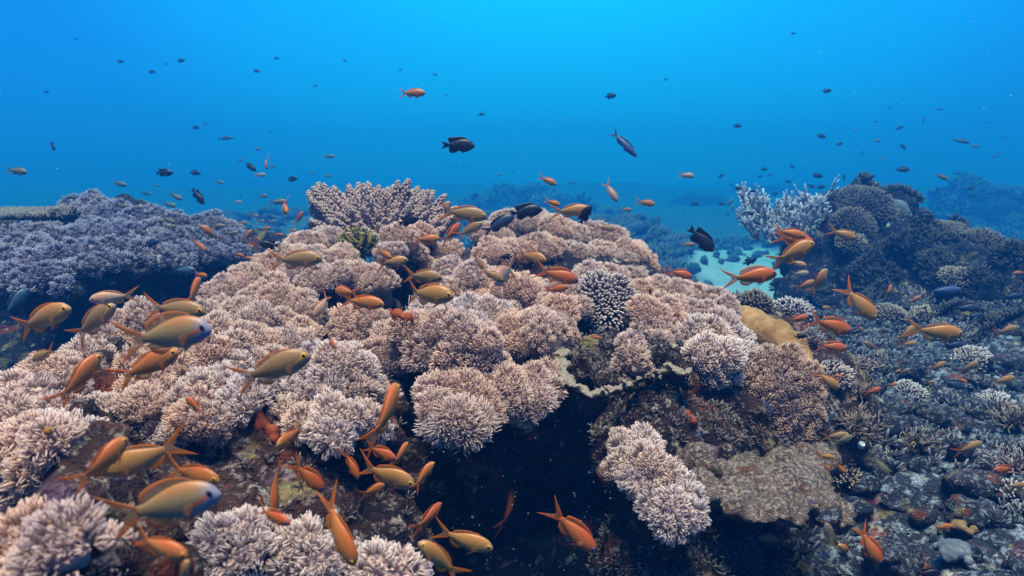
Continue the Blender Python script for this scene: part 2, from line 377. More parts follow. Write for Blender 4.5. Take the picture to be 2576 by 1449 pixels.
def stalk_mesh(R, axis, length, seed, mats, flat=.8):
    """A rounded cap under the tentacles and the column that carries it."""
    acc = Acc(); ax = nrm(np.asarray(axis, float)); rg = np.random.default_rng(seed)
    Vi, Fi = ICO[2]; u, v = frame(ax); Mx = np.stack([u, v, ax], 0)
    acc.add((Vi * np.array([1, 1, flat]) * R * .86) @ Mx, Fi)
    nf = len(Fi)
    s = np.linspace(0, 1, 7); bend = rg.uniform(-.2, .2, 2) * R
    pts = -ax * (s[:, None] * length) + (u * bend[0] + v * bend[1]) * (s[:, None] ** 2)
    tube(acc, pts, R * (.62 - .22 * np.sin(s * 2.2)), 12, cap=False)
    V = np.concatenate(acc.V); f4 = np.concatenate(acc.F[4]); f3 = np.concatenate(acc.F[3])
    return mesh('stalk', V, [f3, f4], mats, midx=np.concatenate([np.zeros(len(f3)), np.ones(len(f4))]))

_cp = np.array([(800,600,2.2),(1300,560,2.35),(1500,600,2.3),(1620,680,2.1),(1750,750,1.8),(1850,850,1.55),(700,680,1.9),(600,740,1.75),(950,700,1.75),(1100,640,2.0),
 (1200,720,1.65),(1300,760,1.6),(1500,750,1.65),(1450,830,1.45),(1080,850,1.25),(1180,870,1.22),(1350,850,1.4),(1150,1050,1.1),(1300,1000,1.2),(850,950,1.1),(850,1080,1.0),
 (920,820,1.4),(700,780,1.5),(650,860,1.35),(540,900,1.2),(600,1020,1.05),(350,850,1.35),(300,960,1.15),(120,960,1.05),(60,1050,.88),(100,1130,.76),(360,1040,.98),(480,1060,.96),
 (580,1400,.72),(800,1410,.74),(950,1440,.74),(150,1400,.52),(1650,820,1.5),(1800,900,1.4),(1960,1000,1.45),(1640,1220,1.08),(1590,890,1.35),(1700,1300,1.03)], float)
def mound_depth(x, y):
    w = 1 / (((_cp[:, 0] - x) ** 2 + ((_cp[:, 1] - y) * 1.3) ** 2) + 60.) ** 1.5
    return float((w * _cp[:, 2]).sum() / w.sum())
ROCKS, CAVES = [], []                     # boulders under the coral heads
COLONIES = []
_seed = [100]
def head_axis(x, y, tilt=None):
    if tilt is None: tilt = float(np.clip((y - 560) / 420., .22, 1.15))
    return nrm(np.array([(x - 1150) / 900. * .45, -tilt, 1.0]))
def colony(label, heads, mat='polyp', stalk='stalk', core='core', spacing=.0096, L=.0148, K=11, width=.00082, spread=.40, rockfill=True, depth=None, stalks=(), name='soft_coral', group='pulsing soft corals on the reef mound',
           cover=108, lump=.34, tilt=None, curl=.82, upmix=.3, cat='soft coral'):
    P0 = None; rows = []
    for hd in heads:
        x, y, r = hd[:3]; fl = hd[3] if len(hd) > 3 else ''
        d = depth(x, y) if callable(depth) else (depth or mound_depth(x, y))
        ax = head_axis(x, y, tilt); R = r * d / F; c = P(x, y, d)
        rows.append((c, ax, R, fl))
        if rockfill:
            if fl == 's':
                q = c - ax * R * 3.0; ROCKS.append([*q, R * 1.3, R * 1.3, R * 1.1])
            else:
                q = c - ax * R * 1.25 + np.array([0, .25 * R, 0]); ROCKS.append([*q, R * 1.15, R * 1.15, R * 1.0])
                q = c - ax * R * 2.4 + np.array([0, 1.2 * R, -.3 * R]); ROCKS.append([*q, R * 1.5, R * 1.5, R * 1.3])
    root = empty(name, np.mean([q[0] - q[1] * q[2] for q in rows], 0)); tag(root, label, cat, group)
    b0 = np.array(root.location)
    for c, ax, R, fl in rows:
        _seed[0] += 3
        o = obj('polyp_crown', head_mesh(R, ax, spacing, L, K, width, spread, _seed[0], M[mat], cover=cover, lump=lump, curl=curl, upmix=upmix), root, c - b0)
        obj('stalk', stalk_mesh(R, ax, R * (3.2 if fl == 's' else 1.7), _seed[0], [M[core], M[stalk]]), root, c - b0)
    for x0, y0, x1, y1, wpx in stalks:                       # bare columns that show under the crowns
        d0 = mound_depth(x0, y0); acc = Acc(); s = np.linspace(0, 1, 8)
        pa, pb = P(x0, y0, d0 - .015), P(x1, y1 + 14, d0 + .02); R = wpx * .5 * d0 / F
        pts = pa + (pb - pa) * s[:, None] + np.array([0, -.006, 0]) * np.sin(s * 3.14)[:, None]
        tube(acc, pts, R * (1.15 - .35 * np.sin(np.minimum(1, s * 1.1) * 2.6)), 14)
        obj('stalk', acc.build('stalk', M[stalk]), root, -b0)
    COLONIES.append(root)
    return root

S = 'pulsing soft corals on the reef mound'
# back of the mound
colony('broad pale dome of soft coral on the mound crest behind the black damselfish', [(1235,600,48),(1290,582,55),(1345,572,48),(1395,590,45),(1250,645,48),(1310,640,50),(1365,635,50)])
colony('long soft coral ridge falling right along the mound top above open blue water', [(1430,605,48),(1485,602,48),(1540,612,45),(1590,640,40),(1450,655,48),(1510,660,50),(1565,672,45),(1615,672,38),(1480,700,38),(1535,710,42),(1590,715,42)])
colony('soft coral cluster directly below the knobby brown bush coral', [(1000,606,42),(1050,602,40),(1025,640,42),(1080,645,44),(1125,640,34),(1060,672,34),(985,640,30)])
colony('pale slope of soft coral at the upper left shoulder of the mound', [(770,632,48),(830,622,45),(725,660,48),(790,672,50),(850,660,45),(670,690,48),(735,710,50),(805,710,46),(865,700,36),(615,715,45),(560,740,45),(680,740,45)])
colony('small round soft coral head on a short white stalk near the mound centre', [(925,708,38,'s'),(962,712,34,'s'),(895,690,28)], tilt=.5, stalks=[(948,712,946,768,32)])
colony('tall soft coral cluster right of the two stacked gold anthias', [(1130,695,46),(1180,700,45),(1225,720,45),(1165,740,42),(1215,760,40),(1115,735,34)])
colony('soft coral head leaning over a bare beige stalk below the recess', [(1280,735,45,'s'),(1330,738,42,'s'),(1265,770,36),(1350,760,26,'s')], tilt=.6)
colony('bluish open soft coral tufts under the fat gold anthias', [(1075,792,34),(1115,795,34),(1095,770,28)], mat='polyp_blue', spread=.85, tilt=.9, cover=120, L=.02)
colony('spiky soft coral rosettes behind the big front cushion', [(1170,790,40),(1215,800,44),(1255,810,40),(1190,830,34),(1280,790,34)], mat='polyp_blue', tilt=1.0, L=.0155, spread=.46, curl=.8, cover=118)
colony('soft coral slope below the ridge left of the finger coral', [(1395,745,34),(1430,748,40),(1465,735,34),(1410,785,38),(1450,780,34),(1385,772,28)])
colony('soft coral mass right of the finger coral facing the sandy gap', [(1605,752,44),(1650,745,46),(1700,748,42),(1750,755,40),(1795,762,36),(1830,775,28),(1630,795,42),(1680,790,46),(1730,795,46),(1780,805,42),(1820,815,34)])
colony('soft coral patch over bare rock below the finger coral mass', [(1640,838,38),(1680,845,36),(1655,870,32),(1700,815,36)])
colony('thick fingered soft coral spilling down beside the smooth tan coral', [(1745,848,42),(1795,850,42),(1840,855,40),(1770,892,42),(1820,895,42),(1860,895,34),(1785,935,38),(1830,935,30),(1795,965,26)], mat='polyp_blue', spacing=.0115, L=.018, width=.0014, K=8, tilt=1.1, spread=.42)
# left of centre
colony('wide soft coral bank between the grey anthias and the white stalked head', [(640,775,45),(690,770,45),(740,775,45),(775,800,40),(600,805,45),(650,820,48),(705,825,48),(755,840,40),(620,860,45),(675,870,45),(725,875,40),(770,862,24,'s')])
colony('soft coral shoulder beside the dark hollow under the gold anthias', [(350,800,38),(300,830,40),(360,840,44),(250,865,38),(310,875,42),(370,885,42),(200,900,36),(255,910,36),(430,870,40),(480,850,44),(540,840,42),(560,790,38),(510,800,36)])
colony('soft coral heads crowding below the blue headed anthias', [(470,900,40),(530,895,42),(580,880,38),(500,935,40),(430,935,40),(330,935,44),(385,950,42),(290,960,38),(340,985,36),(400,990,36)])
colony('soft coral cushion beneath the large orange anthias of the middle', [(590,935,42),(640,930,44),(690,915,40),(560,975,44),(615,985,42),(500,985,38),(650,985,36)], mat='polyp_blue')
colony('soft coral head standing on a thick white forked stalk', [(590,1030,46,'s'),(625,1015,34,'s'),(560,1040,34,'s')], mat='polyp_blue', tilt=.5, cover=100, stalks=[(598,1035,606,1112,58),(600,1090,540,1118,36)])
colony('low soft coral dome left of the forked white stalk', [(480,1050,40),(525,1065,40),(455,1020,32),(500,1020,34),(540,1090,26)])
colony('mushroom shaped soft coral on one pale column at the left', [(340,1025,36,'s'),(380,1030,32,'s'),(360,1012,36,'s')], tilt=.35, cover=98)
colony('soft coral row running below the mushroom shaped head', [(300,1112,42),(350,1108,38),(400,1098,42),(445,1092,34),(110,1090,46),(160,1105,46),(210,1110,44),(260,1125,40),(310,1125,36),(240,1035,38),(285,1045,36),(200,1060,34),(250,1085,34),(300,1090,34),(180,1100,34)], mat='polyp_blue')
colony('large soft coral shoulder at the left picture edge above the blurred heads', [(40,985,44),(100,950,46),(160,945,42),(80,1010,46),(140,1000,46),(190,1000,36),(20,1045,44),(120,1050,42),(170,1040,34),(60,1060,40)])
colony('blurred close soft coral with a pale stalk at the lower left edge', [(60,1110,52),(130,1115,52),(180,1165,50),(100,1175,52),(150,1205,46),(215,1185,44),(205,1220,38),(120,1225,46),(60,1220,48),(40,1150,40,'s')], tilt=.7)
colony('soft coral cushion filling the lower left corner', [(60,1385,80),(160,1375,80),(250,1400,65),(110,1440,80),(220,1450,70),(20,1430,60)], tilt=.5)
colony('pale tufted soft coral low in front of the red brown rock', [(550,1365,48),(605,1350,46),(650,1345,40),(530,1410,48),(595,1405,48),(640,1390,40),(570,1445,44)], mat='polyp_blue', tilt=.7)
colony('soft coral cushion at the bottom edge below the diving orange anthias', [(715,1385,48),(765,1370,45),(735,1430,50),(800,1410,46),(835,1435,40),(685,1420,40)], mat='polyp_blue', tilt=.7)
colony('low soft coral dome cut by the bottom edge beside the gold anthias', [(890,1440,46),(945,1430,46),(1000,1440,42),(1035,1452,30)], mat='polyp_blue', tilt=.6)
# front centre
colony('soft coral head in front of the rusty hollow with the small orange anthias', [(880,815,42),(925,805,42),(965,820,38),(895,855,38),(940,850,38)])
colony('biggest beige soft coral cushion at the front of the mound', [(985,865,48),(1040,835,50),(1100,830,50),(1160,845,50),(1215,865,45),(950,900,40),(1010,900,46),(1075,885,50),(1140,890,50),(1200,905,46),(1245,915,30),(1110,930,42),(1170,940,42)], tilt=.75)
colony('soft coral tufts hanging from the front cushion over the cave mouth', [(1085,985,36),(1130,975,38),(1175,985,38),(1215,1000,34),(1095,1025,34),(1245,975,34),(1230,1035,28)], tilt=1.3, cover=122, L=.0155, spread=.46, curl=.8)
colony('lowest open soft coral fringe hanging into the cave mouth', [(1130,1070,34),(1175,1075,36),(1150,1045,32),(1205,1060,28),(1100,1070,24)], mat='polyp_blue', tilt=1.7, cover=125, L=.021, spread=.6, spacing=.012, curl=.7)
colony('soft coral cluster at the lip of the cave right of the hanging tufts', [(1285,965,38),(1335,960,38),(1375,950,32),(1300,1005,36),(1350,1000,34),(1385,985,26),(1270,1020,28),(1320,1035,26)], tilt=1.2, cover=120, L=.0155, spread=.46, curl=.8)
colony('flat topped soft coral on smooth bare white stalks above the plate coral', [(1290,830,44,'s'),(1335,818,42,'s'),(1380,828,42,'s'),(1420,838,30,'s'),(1310,870,36,'s'),(1350,850,36,'s'),(1400,862,26,'s')], tilt=.55, cover=100, stalks=[(1392,845,1386,935,50),(1362,850,1372,920,24)])
colony('white soft coral cushion left of the slender vertical anthias', [(745,945,44),(795,920,48),(850,915,50),(905,930,46),(770,985,44),(830,975,48),(890,985,46),(940,985,36),(965,1005,26)], mat='polyp_blue', tilt=.8)
colony('white soft coral tufts at the foot of the white cushion', [(725,1045,36),(760,1060,34),(830,1040,40),(845,1095,40),(810,1080,30),(925,1055,36),(945,1085,30),(880,1050,30)], mat='polyp_blue', tilt=1.2, cover=118)
colony('fine brown soft coral dome below the smooth tan coral', [(1925,925,44),(1975,915,44),(2015,945,40),(1910,970,42),(1965,970,48),(2020,995,40),(1930,1020,44),(1985,1025,46),(2035,1040,32),(1905,1050,36),(1955,1075,38),(2005,1080,32)], mat='polyp_brown', spacing=.0095, L=.0145, width=.0009, tilt=1.0)
colony('pale soft coral hanging on the pillar above the crusted slab', [(1575,1130,38),(1620,1125,38),(1570,1175,34),(1625,1170,42),(1665,1190,36),(1600,1215,34),(1650,1235,40),(1700,1225,36),(1730,1250,30),(1640,1275,32),(1690,1270,34),(1735,1290,28),(1670,1310,28),(1715,1315,26),(1690,1335,22)], mat='polyp_blue', tilt=1.1, cover=115)
colony('slim soft coral column standing inside the ragged plate coral', [(1580,870,28),(1595,895,30),(1575,920,28),(1605,930,26),(1585,945,24)], tilt=.9)

# left reef shelf
def left_depth(x, y): return float(np.interp(y, [500, 560, 600, 650, 690, 730], [3.1, 2.95, 2.75, 2.45, 2.28, 2.2])) + max(0, (x - 400) / 300.) * .6
LK = dict(mat='polyp_mauve', stalk='stalk', core='mauve_core', spacing=.0165, L=.022, K=8, width=.0017, depth=left_depth, group='mauve soft corals on the left shelf', rockfill=False)
LEFT = []
def lcol(label, heads, **kw):
    for x, y, r in heads:
        d = left_depth(x, y); R = r * d / F; c = P(x, y, d); ax = head_axis(x + 900, y, .3)
        LEFT.append([*(c - ax * R * 1.2 + np.array([0, .3 * R, 0])), R * 1.2, R * 1.3, R])
        LEFT.append([*(c - ax * R * 2. + np.array([0, 1.3 * R, 0])), R * 1.5, R * 1.6, R])
    k = dict(LK); k.update(kw); return colony(label, heads, **k)
lcol('mauve soft coral dome forming the rounded peak of the left shelf', [(232,534,36),(272,546,36),(200,548,34),(190,562,44),(240,550,46),(290,556,46),(340,568,44),(215,595,46),(265,600,46),(315,605,44),(180,605,36)], tilt=.45)
lcol('small mauve soft coral tufts on the dark rock above the left peak', [(232,508,24),(212,520,20),(262,530,26),(180,515,20),(310,530,20)], tilt=.3)
lcol('mauve soft coral slope right of the left peak', [(390,565,38),(430,575,38),(380,600,42),(420,615,42),(360,545,28),(455,605,32),(440,560,26)], tilt=.45)
lcol('mauve soft coral bank left of the peak under the table coral', [(60,590,34),(105,595,38),(145,610,40),(50,625,42),(100,635,42),(20,610,34)], tilt=.6)
lcol('mauve soft coral ledge hanging over the dark hollow at left', [(30,665,40),(80,670,42),(130,660,42),(180,650,42),(230,645,40),(20,705,36),(70,710,36),(115,700,34),(160,690,32),(205,680,30),(55,728,22),(160,722,18)], tilt=.9)
lcol('mauve soft coral front edge with white undersides beside the blue chromis', [(280,640,38),(325,635,36),(360,640,32),(270,665,28),(390,645,26),(310,662,22)], tilt=.7)
lcol('mauve soft coral hummock at the far right of the left shelf', [(490,580,36),(535,572,36),(575,582,32),(505,615,38),(550,615,38),(595,610,28),(520,645,34),(470,640,30),(560,650,28),(600,640,22)], tilt=.45)
lcol('two small mauve soft coral heads below the shelf beside the grey chromis', [(408,655,24),(470,668,22),(425,640,20)], tilt=.9)
# ------------------------------------------------------------------ the rock that carries it all
core = [[.02, 2.25, .28, .85, .62, .42], [-.55, 2.0, .2, .55, .55, .45], [.65, 2.1, .2, .5, .55, .42], [.1, 2.5, .3, .8, .5, .45],
        [-.45, 1.45, .15, .34, .40, .42], [-.75, 1.25, .3, .25, .3, .28]]
core += [blob(700, 1180, 1.12, 150), blob(560, 1262, 1.02, 150), blob(400, 1275, .94, 150), blob(240, 1250, .80, 130), blob(860, 1240, 1.18, 120), blob(950, 1340, 1.08, 110), blob(900, 1430, 1.0, 120),
         blob(760, 1300, 1.0, 130), blob(600, 1330, .86, 110), blob(450, 1360, .80, 130), blob(1010, 1190, 1.3, 90), blob(1040, 1380, 1.12, 50), blob(330, 1400, .72, 110), blob(180, 1300, .68, 90)]
pillar = [blob(1500, 900, 1.46, 70, 60), blob(1560, 900, 1.44, 70, 60), blob(1540, 960, 1.36, 55, 40), blob(1620, 900, 1.45, 70, 60), blob(1460, 930, 1.40, 45, 45), blob(1640, 1010, 1.33, 70, 50), blob(1560, 1010, 1.36, 50, 35), blob(1640, 1080, 1.35, 130), blob(1560, 1180, 1.28, 60), blob(1640, 1250, 1.25, 110), blob(1600, 1380, 1.2, 90), blob(1700, 1400, 1.22, 110), blob(1540, 1400, 1.25, 60), blob(1760, 1120, 1.38, 110),
          blob(1850, 1060, 1.5, 120), blob(1690, 960, 1.45, 90), blob(1800, 1000, 1.5, 110), blob(1960, 1080, 1.55, 110), blob(1700, 1450, 1.15, 110), blob(1990, 1130, 1.5, 90), blob(1880, 1130, 1.45, 90), blob(1640, 1000, 1.4, 70)]
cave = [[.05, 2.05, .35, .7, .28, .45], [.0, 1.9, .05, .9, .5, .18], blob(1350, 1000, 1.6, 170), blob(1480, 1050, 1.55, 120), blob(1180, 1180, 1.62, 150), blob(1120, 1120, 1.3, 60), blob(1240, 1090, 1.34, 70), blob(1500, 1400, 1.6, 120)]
rk = rock('reef_mound', ROCKS + core, M['rock'], .011, [(.12, .05), (.035, .022), (.012, .008)])
tag(rk, kind='structure')
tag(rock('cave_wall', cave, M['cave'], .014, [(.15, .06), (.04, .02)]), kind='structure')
tag(rock('rock_pillar', pillar, M['rock'], .010, [(.12, .06), (.035, .03), (.012, .009)]), kind='structure')
left = LEFT + [[-2.1, 3.7, .35, 1.3, .55, .42], [-2.5, 3.2, .15, .9, .5, .3], [-1.25, 3.7, .15, .7, .5, .42], [-1.3, 3.0, .42, .32, .3, .2], [-.9, 3.4, .1, .6, .5, .35], [-1.9, 2.4, -.05, 1.2, .6, .2], blob(300, 525, 3.15, 40), blob(340, 545, 3.1, 40), blob(250, 520, 3.2, 30), blob(430, 740, 2.8, 110), blob(520, 720, 2.9, 110), blob(600, 680, 3.2, 70), blob(640, 640, 3.4, 60)]
tag(rock('reef_shelf', left, M['shade_rock'], .022, [(.2, .08), (.05, .035), (.02, .012)]), kind='structure')
# right hand outcrop
bom = [blob(2140,620,4.55,130), blob(2190,570,4.6,95), blob(2100,690,4.5,110), blob(2240,680,4.4,140), blob(2330,680,4.2,110), blob(2420,700,4.0,110), blob(2520,735,3.8,105), blob(2610,760,3.6,110),
       blob(2180,770,4.3,130), blob(2330,770,4.05,130), blob(2480,800,3.7,120), blob(2640,820,3.4,140), blob(2050,640,4.5,70), blob(2030,700,4.45,55), blob(2000,735,4.4,40), blob(2220,830,3.9,100), blob(2130,800,4.2,80),
       blob(2260,530,4.5,45), blob(2160,492,4.6,30), blob(2300,640,4.05,90), blob(2420,720,3.8,110), blob(2540,740,3.55,110), blob(2240,720,4.15,110), blob(2380,610,4.2,50), blob(2400, 860, 3.2, 90), blob(2560, 900, 2.9, 110), blob(2330, 880, 3.2, 60)]
tag(rock('reef_outcrop', bom, M['shade_rock'], .026, [(.3, .16), (.08, .10), (.03, .03)]), kind='structure')
far = [blob(1310,530,26,60,45), blob(1370,525,25.5,55,40), blob(1260,520,26.4,50,40), blob(1420,560,24,90,55), blob(1480,590,22,110,55), blob(1230,560,24,70,50)]
tag(rock('distant_reef', far, M['shade_rock'], .18, [(1.7, .8), (.5, .45)]), kind='structure')
far = [blob(2440,560,19,90,70), blob(2540,560,18.6,100,75), blob(2640,560,18,110,80), blob(2380,610,18.5,80,60), blob(2460,640,17.5,120,60), blob(2420,500,19.4,50,35), blob(2700,600,17,140,100)]
tag(rock('distant_reef', far, M['shade_rock'], .13, [(1.2, .6), (.35, .36)]), kind='structure')
far = [blob(1900,510,38,110,40), blob(2000,515,38,120,45), blob(2120,515,36,90,40), blob(1760,540,32,120,40)]
tag(rock('distant_reef', far, M['shade_rock'], .28, [(2.2, 1.1), (.7, .6)]), kind='structure')

# ------------------------------------------------------------------ casting a point onto what is built so far
def cast(x, y):
    dg = bpy.context.evaluated_depsgraph_get()
    d = Vector(nrm(P(x, y, 1.) - CAM)); ok, loc, nor, idx, ob, mx = SC.ray_cast(dg, Vector(CAM), d)
    if not ok: return None
    return np.array(loc), np.array(nor), float(np.dot(np.array(loc) - CAM, FW))
bpy.context.view_layer.update()

# ------------------------------------------------------------------ other corals
def branch_coral(seed, R, n, L0, r0, tips, up=.6, hemi=True, flat=.7, k=5):
    """Antler branches from a common base: acc in local space."""
    rg = np.random.default_rng(seed); acc = Acc()
    def grow(p, d, L, r, lvl):
        m = 5; pts = [p]; dd = d
        for q in range(m - 1):
            dd = nrm(dd + np.array([0, 0, up * .16]) + rg.normal(0, .10, 3)); pts.append(pts[-1] + dd * L / (m - 1))
        t0 = 0 if lvl == 0 else .3
        tube(acc, pts, np.linspace(r, r * (.62 if lvl < tips else .42), m), k, t0, .62 if lvl < tips else 1.0)
        if lvl < tips:
            for q in range(rg.integers(2, 4)):
                b_ = rg.integers(1, m); a = nrm(dd + rg.normal(0, .75, 3) + np.array([0, 0, up * .5]))
                grow(pts[b_], a, L * rg.uniform(.55, .85), r * .66, lvl + 1)
    for q in range(n):
        a = rg.uniform(0, 6.283); e = rg.uniform(.1, 1.0) if hemi else rg.uniform(-.2, 1.)
        d = nrm(np.array([math.cos(a) * (1 - e * .7), math.sin(a) * (1 - e * .7), e * flat]))
        grow(np.array([rg.normal(0, R * .12), rg.normal(0, R * .12), 0]), d, L0 * rg.uniform(.7, 1.15), r0, 0)
    return acc
# staghorn, built as a broad thicket on the outcrop's left shoulder
root = empty('staghorn_coral', P(2000, 640, 4.35)); tag(root, 'white tipped staghorn coral thicket on the left shoulder of the right outcrop', 'coral')
acc = Acc(); rg = np.random.default_rng(5); b0 = np.array(root.location)
def stag(p, d, L, r, lvl):
    m = 6; pts = [p]; dd = d
    for q in range(m - 1):
        dd = nrm(dd + np.array([0, -.02, .14]) + rg.normal(0, .10, 3)); pts.append(pts[-1] + dd * L / (m - 1))
    tube(acc, pts, np.linspace(r, r * .6, m), 6, .15 if lvl == 0 else .35, .6 if lvl < 2 else 1.0)
    if lvl < 2:
        for q in range(rg.integers(2, 5)):
            grow_at = pts[rg.integers(1, m)]; stag(grow_at, nrm(dd * .6 + rg.normal(0, .7, 3) + np.array([0, -.1, .35])), L * rg.uniform(.55, .9), r * .8, lvl + 1)
for q in range(140):
    x = rg.uniform(1880, 2070); y = np.interp(x, [1885, 1960, 2095], [590, 615, 575]) + rg.uniform(-85, 5)
    p = P(x, y, 4.35 + rg.uniform(-.12, .2)) - b0
    stag(p, nrm(np.array([(x - 2040) / 110. + rg.normal(0, .3), -.35 + rg.normal(0, .3), .45 + rg.uniform(-.3, .3)])), rg.uniform(.05, .085), .0078, 0)
o = obj('branches', acc.build('branches', M['staghorn']), root)
acc = Acc(); tube(acc, [P(2080, 660, 4.5) - b0, P(2050, 610, 4.45) - b0, P(2000, 580, 4.4) - b0], [.12, .10, .06], 10)
obj('base', acc.build('base', M['bush_dark']), root)

def bush(label, x, y, d, r, mat='bush', spacing=.022, L=.024, K=5, width=.0034, flat=.75, name='branching_coral', group='branching corals on the right outcrop', tilt=.3, up=.3, cover=100, spread=.7, lump=.15, cat='coral'):
    _seed[0] += 3; R = r * d / F; ax = nrm(np.array([0, -tilt, 1.])); c = P(x, y, d)
    root = empty(name, c - ax * R * .6); tag(root, label, cat, group)
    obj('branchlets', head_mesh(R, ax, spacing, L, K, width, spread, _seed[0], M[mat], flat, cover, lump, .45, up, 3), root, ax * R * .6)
    obj('base', stalk_mesh(R, ax, R * 1.1, _seed[0], [M['bush_dark'], M['bush_dark']], flat), root, ax * R * .6)
    return root
bush('fuzzy brown coral bush on the outcrop crest right of the staghorn thicket', 2170, 520, 4.35, 58, 'bush_dark', L=.03)
bush('brown coral bush below the crest bush on the right outcrop', 2145, 572, 4.25, 50, 'bush_dark', L=.03)
bush('small tan coral tuft under the brown bushes of the outcrop', 2140, 615, 4.15, 30, 'bush')
bush('brown coral bush on the sunny side of the crest, beside the round pale coral', 2200, 545, 4.3, 44, 'bush_dark', L=.03)
bush('rounded plate-like brown coral on the ridge right of the crest', 2378, 598, 4.0, 48, 'bush_dark', spacing=.02, L=.02, width=.004)
bush('tufted coral on the ridge between rounded coral and picture edge', 2470, 620, 3.85, 42, 'bush_dark', L=.028)
bush('tufted coral where the ridge meets the right picture edge', 2550, 660, 3.6, 48, 'bush_dark', L=.028)
bush('low tufted coral on the ridge slope above the small grey damselfish', 2430, 640, 3.9, 32, 'bush_dark', L=.03)
bush('pale blue crusted coral tuft in the middle of the dark outcrop face', 2270, 632, 4.0, 24, 'bush_dark', spacing=.02, L=.02, tilt=1.)
# round pale coral at the crest's right edge
b0 = P(2262, 528, 4.35)
o = rock('boulder_coral', [blob(2262,525,4.35,22), blob(2272,538,4.33,18), blob(2252,515,4.36,14)], M['blue_lobe'], .015, [(.05, .012)], origin=b0)
tag(o, 'smooth pale round coral at the right edge of the outcrop crest', 'coral')
# smooth tan coral beside the mound
b0 = P(1930, 860, 1.75)
o = rock('boulder_coral', [blob(1890,815,1.85,42), blob(1915,838,1.8,46), blob(1950,850,1.75,50), blob(1985,875,1.7,44), blob(2010,900,1.68,34), blob(2030,918,1.66,22), blob(1900,860,1.8,50), blob(1960,900,1.78,55), blob(1870,800,1.9,30)], M['porites'], .008, [(.07, .02)], origin=b0)
tag(o, 'smooth tan boulder coral sloping down behind the brown soft coral dome', 'coral')

# knobby bush coral behind the mound
root = empty('bush_coral', P(950, 640, 2.45)); tag(root, 'knobby pinkish brown bush coral standing behind the mound', 'soft coral'); b0 = np.array(root.location)
acc, st = Acc(), Acc(); rg = np.random.default_rng(21)
K18 = ICO[1]
tops = []
for q in range(96):
    f = q / 95.
    if q < 26: tx = 775 + f * 3 * 400; ty = np.interp(tx, [770, 800, 850, 900, 960, 1010, 1060, 1110, 1150, 1185], [470, 450, 478, 455, 462, 455, 462, 474, 500, 520]) + rg.uniform(-6, 22); dd = 2.45 + rg.uniform(0, .25)
    else: tx = rg.uniform(775, 1150); ty = rg.uniform(490, 600); dd = 2.42 - (ty - 490) / 110. * .22 + rg.uniform(-.04, .08)
    tops.append((tx, ty, dd))
kn_p, kn_r, kn_t = [], [], []
for tx, ty, dd in tops:
    tip = P(tx, ty, dd) - b0
    basep = np.array([(tip[0]) * .45, rg.uniform(-.02, .06), -.02 + max(0, tip[2]) * .25])
    dirv = tip - basep; Ln = np.linalg.norm(dirv); dirv /= Ln
    cl = min(Ln, rg.uniform(.10, .15)); s0 = tip - dirv * cl
    tube(st, [basep, (basep + s0) / 2 + rg.normal(0, .006, 3), s0, tip - dirv * .01], [.016, .012, .012, .008], 7)
    u, v = frame(dirv[None]); u, v = u[0], v[0]
    n = int(74 * cl / .1)
    for e in range(n):
        s = (e + .5) / n; a = e * 2.4 + rg.uniform(-.4, .4); rr = (.020 * (1 - s ** 1.6) ** .7 + .002) * rg.uniform(.8, 1.2)
        kn_p.append(s0 + dirv * (s * cl) + (math.cos(a) * u + math.sin(a) * v) * rr); kn_r.append(rg.uniform(.0046, .0074))
        kn_t.append(dirv * .3 + (math.cos(a) * u + math.sin(a) * v))
kn_p, kn_r, kn_t = np.array(kn_p), np.array(kn_r), nrm(np.array(kn_t)); Vi, Fi = K18
V = (kn_p[:, None] + Vi[None] * kn_r[:, None, None] * np.array([1, 1, 1.15])).reshape(-1, 3)
tt = np.clip(.45 + .55 * (Vi @ kn_t.T).T, 0, 1).ravel()
obj('knobs', mesh('knobs', V, [(Fi[None] + (np.arange(len(kn_p)) * len(Vi))[:, None, None]).reshape(-1, 3)], M['knob'], {'t': tt}), root)
for q in range(3):
    x = [870, 960, 1060][q]; tube(st, [P(x + 20, 660, 2.5) - b0, P(x, 600, 2.48) - b0, P(x - 10, 555, 2.5) - b0], [.05, .045, .03], 10)
obj('stalk', st.build('stalk', M['core']), root)
# feather star on its near side
root = empty('feather_star', P(905, 640, 2.2)); tag(root, 'dark feather star with yellow tipped arms below the knobby bush coral', 'feather star'); b0 = np.array(root.location)
acc = Acc(); rg = np.random.default_rng(3)
for q in range(26):
    tx, ty = rg.uniform(850, 950), rg.uniform(570, 640); tip = P(tx, ty, 2.15 + rg.uniform(-.08, .05)) - b0
    s = np.linspace(0, 1, 9)[:, None]; ctrl = tip * .55 + np.array([0, -.05, .02]) + rg.normal(0, .015, 3)
    pts = 2 * s * (1 - s) * ctrl + s * s * tip; tube(acc, pts, np.linspace(.0032, .0016, 9), 4, 0, .4)
    tg = nrm(np.gradient(pts, axis=0)); u, v = frame(tg)
    for e in range(1, 9):
        for sg in (-1, 1):
            for h in (0, .5):
                pp = pts[e] * (1 - h) + pts[e - 1] * h; tube(acc, [pp, pp + sg * u[e] * .009 + tg[e] * .004, pp + sg * u[e] * .016 + tg[e] * .010], [.0011, .0011, .0012], 3, .3, 1.0)
obj('arms', acc.build('arms', M['feather']), root)
